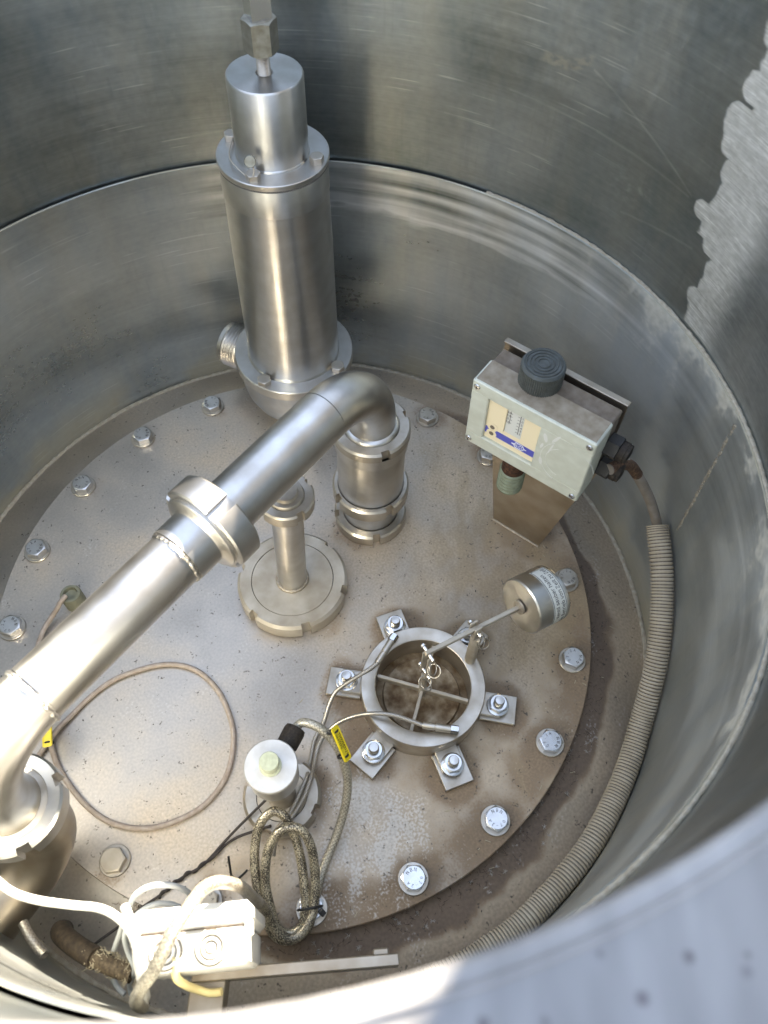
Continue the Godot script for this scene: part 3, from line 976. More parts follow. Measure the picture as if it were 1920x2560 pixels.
	var rad := Vector3(-0.52, 0, 0.85).normalized()
	path = PackedVector3Array([pc + Vector3(0, 0.136, 0), pc + Vector3(0, 0.085, 0)])
	for k in range(1, 17):
		var a := PI / 2 * k / 16.0
		path.append(pc + rad * 0.055 * (1 - cos(a)) + Vector3(0, 0.085 - 0.055 * sin(a), 0))
	path.append(pc + rad * 0.095 + Vector3(0, 0.03, 0))
	part(f, "outlet_bend", done(tube(mb(), path, 0.0248, 48)), mats.bracket_steel)

func blind_cap() -> void:
	var c := Vector3(-0.0043, 0, -0.0192)
	var X := at(c)
	var t := thing("slotted_cap", "wide slotted steel cap with a thin standpipe rising beneath the long pipe", "pipe fitting", c)
	part(t, "ring_nut", slot_nut(0.0592, 0.0443, 0.0232, 6, 0.010, 0.005, 0.003, 1.23), mats.dusty_steel, X)
	part(t, "blank_disc", turned([0.0437, 0.005, 0.0437, 0.0226, 0.0434, 0.0230, 0.0, 0.0230], 80), mats.dusty_steel, X)
	part(t, "gasket", turned([0.0436, 0.010, 0.0444, 0.010, 0.0444, 0.0212, 0.0436, 0.0212], 80), mats.black, X)
	var top := c + Vector3(0.0060, 0.178, 0.0)
	part(t, "standpipe", cord([c + Vector3(0, 0.022, 0), top], 0.0153, 40, 0.2), mats.steel)
	part(t, "weld", done(bead(mb(), ring_path_at(c + Vector3(0, 0.0238, 0), 0.0158, 64), 0.0022, 0.3)), mats.weld)
	var d := top - c
	var nx := along(c + Vector3(0, 0.022, 0) + (top - c - Vector3(0, 0.022, 0)).normalized() * 0.1505, d)
	part(t, "top_nut", slot_nut(0.0265, 0.0175, 0.0150, 4, 0.008, 0.0035, 0.0016, 0.9), mats.dull_steel, nx)
	part(t, "plug", turned([0.0170, 0.0, 0.0170, 0.0165, 0.0160, 0.0178, 0.0120, 0.0182, 0.0110, 0.022, 0.0, 0.0225], 48), mats.dull_steel, nx)

func ring_path_at(p: Vector3, r: float, n: int) -> PackedVector3Array:
	var o := ring_path(r, 0.0, n, 0.0002)
	for i in o.size(): o[i] += p
	return o

func vent_collar() -> void:
	var c := Vector3(0.1367, 0, 0.0985)
	var X := at(c)
	var t := thing("vent_collar", "round steel vent collar clamped by six lugs, with rusty inside and crossbars", "vent", c)
	part(t, "collar", turned([0.0605, 0.0, 0.0610, 0.012, 0.0618, 0.024, 0.0620, 0.0330, 0.0610, 0.0347, 0.0485, 0.0350, 0.0474, 0.0342, 0.0472, 0.0], 96), mats.dull_steel, X)
	part(t, "pan", turned([0.0472, 0.0012, 0.0452, 0.0020, 0.0400, 0.0030, 0.0385, 0.0062, 0.0, 0.0072], 72), mats.rusty_pan, X)
	for a in [14.0, 104.0]:
		part(t, "crossbar", boxm(Vector3(0.0936, 0.0085, 0.0034), 0.0004), mats.dusty_steel, Transform3D(Basis(Vector3.UP, -deg_to_rad(a)), c + Vector3(0, 0.0215 + (0.0002 if a > 90 else 0.0), 0)))
	part(t, "centre_post", turned([0.0036, 0.004, 0.0036, 0.060, 0.0030, 0.0615, 0.0, 0.062], 20), mats.dusty_steel, X)
	for a in [8.0, 67.0, 127.0, 187.0, 248.0, 308.0]:
		var d := Vector3(cos(deg_to_rad(a)), 0, sin(deg_to_rad(a)))
		var B := Basis(Vector3.UP, -deg_to_rad(a))
		var st := mb()
		box(st, Vector3(0.036, 0.0062, 0.0295), 0.0006, Transform3D(Basis(), Vector3(0.0, 0.0032, 0)))
		box(st, Vector3(0.0235, 0.0058, 0.0230), 0.0006, Transform3D(Basis(), Vector3(-0.0095, 0.0092, 0)))
		var lug := part(t, "lug", done(st), mats.dull_steel, Transform3D(B, c + d * 0.0785))
		var q := c + d * 0.0770
		var tip := rng.randf()
		part(lug, "washer", turned([0.004, 0.0, 0.0109, 0.0, 0.0112, 0.0003, 0.0112, 0.0015, 0.0108, 0.0018, 0.004, 0.0018], 36), mats.bright_steel, at(q + Vector3(0, 0.0122, 0)))
		part(lug, "nut", done(hexhead(mb(), 0.0085, 0.0072, 0.0, 0.004)), mats.bright_steel, Transform3D(Basis(Vector3.UP, tip * 6.0), q + Vector3(0, 0.0138, 0)))
		part(lug, "stud", done(lathe(mb(), thread(0.0052, 0.006, 0.0270, 0.0014, 0.0007) + [Vector2(0.0043, 0.0286), Vector2(0.0, 0.0290)], 20)), mats.steel, at(q))
	# fulcrum post with its forked head
	var b := Vector3(0.1836, 0, 0.0703)
	part(t, "fulcrum_post", turned([0.0056, 0.030, 0.0056, 0.092, 0.0050, 0.093, 0.0, 0.093], 28), mats.dusty_steel, at(b))
	for s in [-1.0, 1.0]:
		part(t, "fork_cheek", boxm(Vector3(0.008, 0.026, 0.0022), 0.0006), mats.dusty_steel, Transform3D(Basis(Vector3.UP, 0.56), b + Vector3(-0.0026, 0.101, -0.0015) + Vector3(0.531, 0, 0.847) * 0.0038 * s))

func counterweight() -> void:
	var a := Vector3(0.1372, 0.114, 0.0968)
	var e := Vector3(0.2262, 0.0975, 0.0400)
	var d := (e - a).normalized()
	var t := thing("counterweight_lever", "horizontal lever with a round labelled steel counterweight reaching from the vent collar", "lever", e)
	var bx := along(a.lerp(e, 0.5), d)
	part(t, "lever_bar", boxm(Vector3(0.0042, a.distance_to(e) + 0.008, 0.0050), 0.0005), mats.dusty_steel, bx)
	var wx := along(e, d)
	var R := 0.0283
	part(t, "weight", turned([0.0, 0.0, R - 0.0013, 0.0, R, 0.0013, R, 0.0365, R - 0.0012, 0.0377, 0.0, 0.0377], 96), mats.steel, wx)
	part(t, "hub", turned([0.0075, -0.0012, 0.0072, -0.0030, 0.0045, -0.0036, 0.0, -0.0036], 24), mats.weld, wx)
	# sticker wrapped over the upper flank; the frame of axes: y along the weight, z outward at the sticker's middle
	var up := (Vector3.UP - d * d.y).normalized()
	var side := d.cross(up).normalized()   # to the right seen along d
	var mid := (up * 0.86 + side * 0.50).normalized()
	var sx := Transform3D(Basis(mid.cross(d).normalized() * -1.0, d, mid), e)
	if sx.basis.determinant() < 0: sx.basis.x = -sx.basis.x
	var st := mb()
	patch(st, sx, R + 0.0002, 0.0165, 0.0335, 1.25)
	var sticker := part(t, "sticker", done(st), mats.sticker)
	st = mb()
	for q in [[0.0172, 0.0178], [0.0322, 0.0328]]: patch(st, sx, R + 0.0004, q[0], q[1], 1.22)
	patch_v(st, sx, R + 0.0004, 0.0174, 0.0326, 1.22)
	patch_v(st, sx, R + 0.0004, 0.0174, 0.0326, -1.22)
	var flip := Transform3D(sx.basis * Basis(Vector3.BACK, PI), Vector3.ZERO)
	letters(st, "Ventil sauber halten", 0.0056, 0.0002, Transform3D(flip.basis, e + d * 0.0222 + mid * (R + 0.0003)), R + 0.0003)
	letters(st, "Im Betrieb von Zeit zu Zeit", 0.0056, 0.0002, Transform3D(flip.basis, e + d * 0.0288 + mid * (R + 0.0003)), R + 0.0003)
	part(sticker, "lettering", done(st), mats.etched)
	# clevis, pins and split rings at the inner end
	var q := Vector3(0.1367, 0, 0.0975)
	for s in [-1.0, 1.0]: part(t, "link_plate", boxm(Vector3(0.0065, 0.046, 0.0016), 0.0006), mats.dusty_steel, Transform3D(Basis(Vector3.UP, 0.56), q + Vector3(0, 0.086, 0) + Vector3(0.531, 0, 0.847) * 0.0042 * s))
	for y in [0.113, 0.068]:
		part(t, "pin", turned([0.0, -0.010, 0.0026, -0.0096, 0.0028, -0.0075, 0.0017, -0.007, 0.0017, 0.0085, 0.0, 0.0088], 16), mats.bright_steel, along(q + Vector3(0, y, 0), Vector3(0.531, 0.0, 0.847)))
	part(t, "pin", turned([0.0, -0.010, 0.0028, -0.0096, 0.0030, -0.0075, 0.0018, -0.007, 0.0018, 0.0085, 0.0, 0.0088], 16), mats.bright_steel, along(Vector3(0.1812, 0.1055, 0.069), Vector3(0.531, 0.0, 0.847)))
	for r in [[Vector3(0.1415, 0.104, 0.1085), Vector3(0.8, 0.5, 0.2)], [Vector3(0.1430, 0.098, 0.1085), Vector3(-0.4, 0.8, 0.4)], [Vector3(0.1368, 0.064, 0.1065), Vector3(0.3, 0.9, 0.5)], [Vector3(0.1380, 0.061, 0.1085), Vector3(0.5, 0.7, -0.2)], [Vector3(0.1880, 0.095, 0.0765), Vector3(0.8, 0.4, 0.3)], [Vector3(0.1895, 0.092, 0.0770), Vector3(0.2, 0.6, 0.8)]]:
		part(t, "split_ring", done(torus(mb(), 0.0062, 0.0006, along(r[0], r[1]))), mats.dull_steel)

func patch(st: SurfaceTool, xf: Transform3D, R: float, y0: float, y1: float, half: float) -> void:
	var n := 40
	for k in n:
		var a := lerpf(-half, half, float(k) / n)
		var b := lerpf(-half, half, float(k + 1) / n)
		var na := xf.basis * Vector3(sin(a), 0, cos(a))
		var nb := xf.basis * Vector3(sin(b), 0, cos(b))
		quad(st, xf * Vector3(sin(a) * R, y0, cos(a) * R), xf * Vector3(sin(b) * R, y0, cos(b) * R), xf * Vector3(sin(b) * R, y1, cos(b) * R), xf * Vector3(sin(a) * R, y1, cos(a) * R), na, nb, nb, na)

func patch_v(st: SurfaceTool, xf: Transform3D, R: float, y0: float, y1: float, a: float) -> void:
	var b := a + 0.022
	var n := xf.basis * Vector3(sin(a), 0, cos(a))
	quad(st, xf * Vector3(sin(a) * R, y0, cos(a) * R), xf * Vector3(sin(b) * R, y0, cos(b) * R), xf * Vector3(sin(b) * R, y1, cos(b) * R), xf * Vector3(sin(a) * R, y1, cos(a) * R), n, n, n, n)

func thermostat() -> void:
	var O := Vector3(0.2318, 0.188, -0.0804)
	var ex := Vector3(0.8218, 0.0118, 0.5697).normalized()
	var ey := (Vector3(-0.0179, 0.9998, 0.0051)).normalized()
	var ez := ex.cross(ey).normalized()
	ey = ez.cross(ex).normalized()
	var F := Transform3D(Basis(ex, ey, ez), O)
	var yaw := -0.606
	# bracket sheet, tapering to its foot
	var bx := Transform3D(Basis(Vector3.UP, yaw), Vector3(0.2448, 0, -0.1019))
	var br := thing("steel_bracket", "tapered upright steel sheet bracket carrying the grey thermostat", "bracket", bx.origin)
	var st := mb()
	slab(st, [Vector2(-0.0305, 0.0), Vector2(0.0305, 0.0), Vector2(0.0612, 0.180), Vector2(0.0612, 0.2715), Vector2(-0.0612, 0.2715), Vector2(-0.0612, 0.180)], -0.0016, 0.0, bx)
	box(st, Vector3(0.1236, 0.0020, 0.0062), 0.0004, bx * at(Vector3(0, 0.2722, -0.0010)))
	part(br, "sheet", done(st), mats.bracket_steel)
	part(br, "foot_weld", done(bead(mb(), spline([bx * Vector3(-0.031, 0.0005, 0.001), bx * Vector3(0.031, 0.0005, 0.001)], 0.0012), 0.0016, 0.4)), mats.weld)
	var t := thing("thermostat", "grey green thermostat box with dark knurled knob and cream scale window", "thermostat", O)
	var W := 0.1205
	var H := 0.0853
	var D := 0.0294
	# front housing with a window recess: built from four bars round the opening and a back
	var wx0 := -0.0425
	var wx1 := 0.0098
	var wy0 := 0.0162
	var wy1 := 0.0703
	st = mb()
	box(st, Vector3(W, H, D - 0.004), 0.0015, F * at(Vector3(0, H / 2, (D - 0.004) / 2)))
	box(st, Vector3(W, H - wy1, 0.006), 0.0012, F * at(Vector3(0, (H + wy1) / 2, D - 0.003)))
	box(st, Vector3(W, wy0, 0.006), 0.0012, F * at(Vector3(0, wy0 / 2, D - 0.003)))
	box(st, Vector3(wx0 + W / 2, wy1 - wy0 + 0.003, 0.00596), 0.0010, F * at(Vector3((wx0 - W / 2) / 2, (wy0 + wy1) / 2, D - 0.003)))
	box(st, Vector3(W / 2 - wx1, wy1 - wy0 + 0.003, 0.00596), 0.0010, F * at(Vector3((wx1 + W / 2) / 2, (wy0 + wy1) / 2, D - 0.003)))
	var hs := part(t, "front_housing", done(st), mats.housing)
	# settled dust on the flat top
	part(hs, "dust_film", boxm(Vector3(W - 0.004, 0.0004, D - 0.0035), 0.0001), mats.housing_dust, F * at(Vector3(0, H + 0.0001, D / 2 - 0.0008)))
	part(t, "rear_housing", boxm(Vector3(0.1185, H - 0.005, 0.0198), 0.0012), mats.back_housing, F * at(Vector3(0, H / 2 - 0.0005, -0.0100)))
	var k := part(t, "knob", knurled(), mats.knob, F * at(Vector3(-0.0130, H + 0.0004, -0.0032)))
	st = mb()
	for r in [0.0052, 0.0085, 0.0118, 0.0150]: torus(st, r, 0.0005, F * at(Vector3(-0.0130, H + 0.0222, -0.0032)), 0.0, TAU, 48, 6)
	part(k, "knob_ring", done(st), mats.knob)
	for q in [[-0.0550, 0.0790], [-0.0560, 0.0060], [0.0550, 0.0790], [0.0550, 0.0060]]:
		var sxf: Transform3D = F * Transform3D(Basis(Vector3.RIGHT, PI / 2), Vector3(q[0], q[1], D))
		var s := part(t, "screw", turned([0.0, -0.001, 0.0030, -0.001, 0.0031, 0.0006, 0.0026, 0.0012, 0.0, 0.0013], 24), mats.bright_steel, sxf)
		part(s, "slot", boxm(Vector3(0.0048, 0.0004, 0.0008), 0.0001), mats.black, sxf * Transform3D(Basis(Vector3.UP, q[0] * 40.0 + 0.5), Vector3(0, 0.0012, 0)))
	# scale window: cream card with a blue stripe, cut-out scale, two screw holes and the maker's mark
	var zc := D - 0.0034
	var card := part(t, "window_card", boxm(Vector3(wx1 - wx0, wy1 - wy0, 0.001), 0.0001), mats.cream, F * at(Vector3((wx0 + wx1) / 2, (wy0 + wy1) / 2, zc - 0.0005)))
	part(card, "blue_stripe", boxm(Vector3(wx1 - wx0 - 0.0005, 0.0086, 0.0003), 0.00005), mats.blue_print, F * at(Vector3((wx0 + wx1) / 2, 0.0275, zc + 0.0001)))
	st = mb()
	for q in [0.0340, 0.0252]: lathe(st, vv([0.0052, 0, 0.0052, 0.0003, 0.0, 0.0003]), 32, -PI, PI, 0.0, F * Transform3D(Basis(Vector3.RIGHT, PI / 2), Vector3(-0.0353, q, zc + 0.00015)))
	part(card, "hole_surround", done(st), mats.cream)
	st = mb()
	for q in [0.0340, 0.0252]: lathe(st, vv([0.0024, 0, 0.0024, 0.0003, 0.0, 0.0003]), 24, -PI, PI, 0.0, F * Transform3D(Basis(Vector3.RIGHT, PI / 2), Vector3(-0.0353, q, zc + 0.0003)))
	part(card, "screw_hole", done(st), mats.back_housing)
	var sc := part(card, "scale_strip", boxm(Vector3(0.0166, 0.0350, 0.0004), 0.0001), mats.scale_white, F * at(Vector3(-0.0152, 0.0550, zc + 0.0001)))
	part(card, "scale_edge", boxm(Vector3(0.0007, 0.0345, 0.0020), 0.0001), mats.cream, F * at(Vector3(-0.0239, 0.0550, zc + 0.0011)))
	st = mb()
	for q in [[-0.0203, 0.060, 0.0005, 0.0200], [-0.0103, 0.0560, 0.0006, 0.0270]]: box(st, Vector3(q[2], q[3], 0.0002), 0.00002, F * at(Vector3(q[0], q[1], zc + 0.0004)))
	for i in 7:
		box(st, Vector3(0.0022, 0.0004, 0.0002), 0.00002, F * at(Vector3(-0.0120, 0.0695 - i * 0.0042, zc + 0.0004)))
		letters(st, ["2", "1", "0", "5", "4", "3", "2"][i], 0.0030, 0.0002, F * at(Vector3(-0.0083, 0.0695 - i * 0.0042, zc + 0.0004)))
	for i in 5:
		box(st, Vector3(0.0018, 0.0004, 0.0002), 0.00002, F * at(Vector3(-0.0193, 0.0690 - i * 0.0042, zc + 0.0004)))
		letters(st, ["30", "20", "10", "0", "10"][i], 0.0026, 0.0002, F * at(Vector3(-0.0222, 0.0690 - i * 0.0042, zc + 0.0004)))
	part(card, "scale_marks", done(st), mats.etched)
	st = mb()
	var o := [Vector2(-0.0078, 0.0), Vector2(-0.0048, 0.0008), Vector2(-0.0036, 0.0034), Vector2(0.0036, 0.0034), Vector2(0.0048, 0.0008), Vector2(0.0078, 0.0), Vector2(0.0048, -0.0008), Vector2(0.0036, -0.0034), Vector2(-0.0036, -0.0034), Vector2(-0.0048, -0.0008)]
	var lp := PackedVector3Array()
	for i in o.size() + 1: lp.append(F * Vector3(-0.0063 + o[i % o.size()].x, 0.0277 + o[i % o.size()].y, zc + 0.0004))
	tube(st, lp, 0.00032, 6)
	letters(st, "ALCO", 0.0046, 0.0002, F * at(Vector3(-0.0063, 0.0277, zc + 0.0004)))
	part(card, "emblem", done(st), mats.white_print)
	# bellows under the box
	var sx := F * at(Vector3(-0.0105, 0, 0.0165))
	part(t, "capillary_stem", turned([0.0108, -0.034, 0.0112, -0.020, 0.0112, 0.0005], 32), mats.rust, sx)
	var pr := []
	for i in 6: pr += [Vector2(0.0112, -0.050 + i * 0.0050), Vector2(0.0128, -0.0485 + i * 0.0050), Vector2(0.0128, -0.0465 + i * 0.0050), Vector2(0.0112, -0.0452 + i * 0.0050)]
	part(t, "bellows", done(lathe(mb(), [Vector2(0, -0.050)] + pr, 32)), mats.bellows, sx)
	# cable glands on the right end
	for q in [[0.066, -0.007], [0.034, -0.0095]]:
		var gx := along(F * Vector3(W / 2, q[0] - 0.016, q[1]), ex)
		st = mb()
		hexhead(st, 0.0100, 0.012, 0.0)
		part(t, "cable_gland", done(st), mats.black_plastic, gx)
		part(t, "gland_nut", turned([0.0090, 0.0122, 0.0094, 0.013, 0.0094, 0.0175, 0.0088, 0.0180, 0.0086, 0.0205, 0.0045, 0.0215, 0.0, 0.0215], 24), mats.brown_plastic, gx)
	# scuffed scratches on the front
	st = mb()
	for q in [[0.0165, 0.062, 0.0040, 0.011, 0.3], [0.0150, 0.050, 0.0025, 0.008, -0.2], [0.0175, 0.030, 0.0035, 0.010, 0.2], [0.0260, 0.067, 0.0028, 0.014, -0.45], [0.0235, 0.052, 0.0016, 0.016, -0.2]]:
		lathe(st, vv([1.0, 0.0, 0.0, 0.0001]), 14, -PI, PI, 0.0, F * Transform3D(Basis(Vector3.RIGHT, PI / 2), Vector3(q[0], q[1], D + 0.00008)) * Transform3D(Basis(Vector3.UP, q[4]).scaled_local(Vector3(q[2] / 2, 1, q[3] / 2)), Vector3.ZERO))
	var arc := func(cx: float, cy: float, r: float, a0: float, a1: float, w: float) -> void:
		var p := PackedVector3Array()
		for i in 25:
			var a := lerpf(a0, a1, i / 24.0)
			p.append(F * Vector3(cx + cos(a) * r, cy + sin(a) * r * 1.1, D))
		tube(st, p, w, 5)
	arc.call(0.0370, 0.040, 0.0160, 2.0, 4.6, 0.00022)
	arc.call(0.0400, 0.040, 0.0240, 2.2, 4.4, 0.00025)
	arc.call(0.0500, 0.046, 0.0160, 0.2, 1.2, 0.0002)
	part(hs, "scuff_mark", done(st), mats.scale_white)

func knurled() -> ArrayMesh:
	var st := mb()
	var n := 60
	for k in n:
		var a := TAU * k / n
		var w := TAU / n
		var r0 := 0.0183
		var r1 := 0.0191
		var q := []
		for e in [[0.0, r0], [0.25, r1], [0.65, r1], [0.9, r0], [1.0, r0]]: q.append(Vector3(cos(a + w * e[0]), 0, sin(a + w * e[0])) * e[1])
		for i in 4:
			var up := Vector3(0, 0.019, 0)
			var nn: Vector3 = (q[i + 1] - q[i]).cross(Vector3.UP).normalized()
			if nn.dot(q[i]) < 0: nn = -nn
			flat(st, [q[i], q[i + 1], q[i + 1] + up, q[i] + up], nn)
			var t0: Vector3 = q[i].normalized() * 0.0175 + Vector3(0, 0.0215, 0)
			var t1: Vector3 = q[i + 1].normalized() * 0.0175 + Vector3(0, 0.0215, 0)
			flat(st, [q[i] + up, q[i + 1] + up, t1, t0], (q[i].normalized() + Vector3.UP).normalized())
	lathe(st, vv([0.0175, 0.0215, 0.0165, 0.0217, 0.0160, 0.0212, 0.0, 0.0212]), 48)
	return done(st)

func conduit() -> void:
	var R := WELL - 0.0128
	var pts := [at_wall(-9.2, R, 0.092), at_wall(-1.0, R, 0.066), at_wall(8.5, R, 0.034), at_wall(18.0, R, -0.006), at_wall(27.0, R + 0.0004, -0.020), at_wall(38.0, R + 0.0004, -0.021), at_wall(50.0, R + 0.0004, -0.021), at_wall(58.0, R + 0.0004, -0.021), at_wall(68.0, R + 0.0004, -0.021), at_wall(80.0, R + 0.0004, -0.021)]
	var path := spline(pts, 0.00085)
	var rad := PackedFloat32Array()
	for i in path.size(): rad.append([0.0116, 0.0117, 0.0112, 0.0092][i % 4])
	var t := thing("corrugated_conduit", "beige corrugated flexible conduit curving along the foot of the right wall", "conduit", path[path.size() / 2])
	part(t, "corrugated_hose", done(tube(mb(), path, 0.0115, 20, rad, false)), mats.conduit)
	part(t, "groove_shade", done(tube(mb(), path, 0.0103, 16, PackedFloat32Array(), false)), mats.conduit_gap)  # dark inner tube paints the shade between the ribs
	part(t, "bore", done(lathe(mb(), vv([0.0096, -0.0005, 0.0096, -0.02, 0.0, -0.0205]), 24)), mats.conduit_gap, along(path[0], path[0] - path[3]))
	var sc := solo("sheathed_cable", "rust smeared grey cable bending from the thermostat gland into the conduit", "cable", cord([V(0.2905, 0.2140, -0.0415), V(0.3010, 0.2110, -0.0490), V(0.3170, 0.1950, -0.0610), V(0.3340, 0.1680, -0.0660), V(0.3510, 0.1400, -0.0655), V(0.3640, 0.1150, -0.0630), path[2], path[22]], 0.0052, 16), mats.grey_cable)
	part(sc, "rust_smear", cord([V(0.2915, 0.2140, -0.0423), V(0.3010, 0.2110, -0.0490), V(0.3170, 0.1950, -0.0610), V(0.3300, 0.1750, -0.0655)], 0.00545, 16), mats.rust_cable)

func oval(a: float, y: float) -> float: return 1.0 - 0.024 * smoothstep(0.25, 0.97, sin(a)) * clampf((y + 0.03) / 0.30, 0.0, 1.0)   # the sheet is not quite round: dented inwards on the near side, more so higher up

func warped(m: ArrayMesh, lip := 0.0) -> ArrayMesh:
	var arr := m.surface_get_arrays(0)
	var vs: PackedVector3Array = arr[Mesh.ARRAY_VERTEX]
	for i in vs.size():
		var k := oval(atan2(vs[i].z, vs[i].x), vs[i].y)
		vs[i] = Vector3(vs[i].x * k, vs[i].y, vs[i].z * k)
	arr[Mesh.ARRAY_VERTEX] = vs
	var o := ArrayMesh.new()
	o.add_surface_from_arrays(Mesh.PRIMITIVE_TRIANGLES, arr)
	return o

func at_wall(deg: float, r: float, y: float) -> Vector3:
	var a := deg_to_rad(deg)
	return Vector3(cos(a) * r, y, sin(a) * r) * Vector3(oval(a, y), 1, oval(a, y))

func level_probe() -> void:
	var c := Vector3(0.0062, 0, 0.2047)
	var X := at(c)
	var t := thing("level_sensor", "round steel can sensor with pale green button on a slotted base ring", "sensor", c)
	part(t, "base_nut", slot_nut(0.0366, 0.0240, 0.0175, 4, 0.011, 0.0045, 0.0028, 0.35), mats.dull_steel, X)
	part(t, "base_disc", turned([0.0233, 0.004, 0.0233, 0.0172, 0.0230, 0.0176, 0.0, 0.0176], 64), mats.dusty_steel, X)
	part(t, "gasket", turned([0.0232, 0.006, 0.0241, 0.006, 0.0241, 0.0160, 0.0232, 0.0160], 64), mats.black, X)
	part(t, "stem", turned([0.0135, 0.0175, 0.0125, 0.020, 0.0125, 0.080, 0.016, 0.088], 40), mats.dull_steel, X)
	part(t, "can", turned([0.0, 0.0880, 0.0200, 0.0880, 0.0212, 0.0892, 0.0214, 0.0900, 0.0214, 0.1165, 0.0218, 0.1168], 72), mats.valve_steel, X)
	part(t, "can_lid", turned([0.0214, 0.1168, 0.0222, 0.1170, 0.0224, 0.1176, 0.0224, 0.1203, 0.0216, 0.1213, 0.0, 0.1215], 72), mats.lid_steel, X)
	part(t, "button_flange", turned([0.0092, 0.1215, 0.0092, 0.1228, 0.0086, 0.1233, 0.0, 0.1233], 36), mats.green_knob, X)
	var b := part(t, "button", turned([0.0074, 0.1233, 0.0080, 0.1300, 0.0081, 0.1345, 0.0076, 0.1353, 0.0, 0.1354], 40), mats.green_knob, X)
	var st := mb()
	for q in [[-0.0028, 0.0, 0.0080], [0.0022, 0.0005, 0.0076], [0.0004, -0.0012, 0.0040]]: box(st, Vector3(0.0004, 0.0004, q[2]), 0.00005, X * at(Vector3(q[0], 0.1354, q[1])))
	part(b, "embossed_mark", done(st), mats.green_knob)
	var d := Vector3(0.386, 0.0, -0.92).normalized()
	var gx := along(c + Vector3(0, 0.1015, 0) + d * 0.0205, d)
	var st2 := mb()
	lathe(st2, vv([0.0070, 0.0, 0.0086, 0.003, 0.0096, 0.004, 0.0098, 0.0175, 0.0088, 0.0205, 0.0048, 0.0215, 0.0, 0.0215]), 12)
	part(t, "cable_gland", done(st2), mats.brown_plastic, gx)

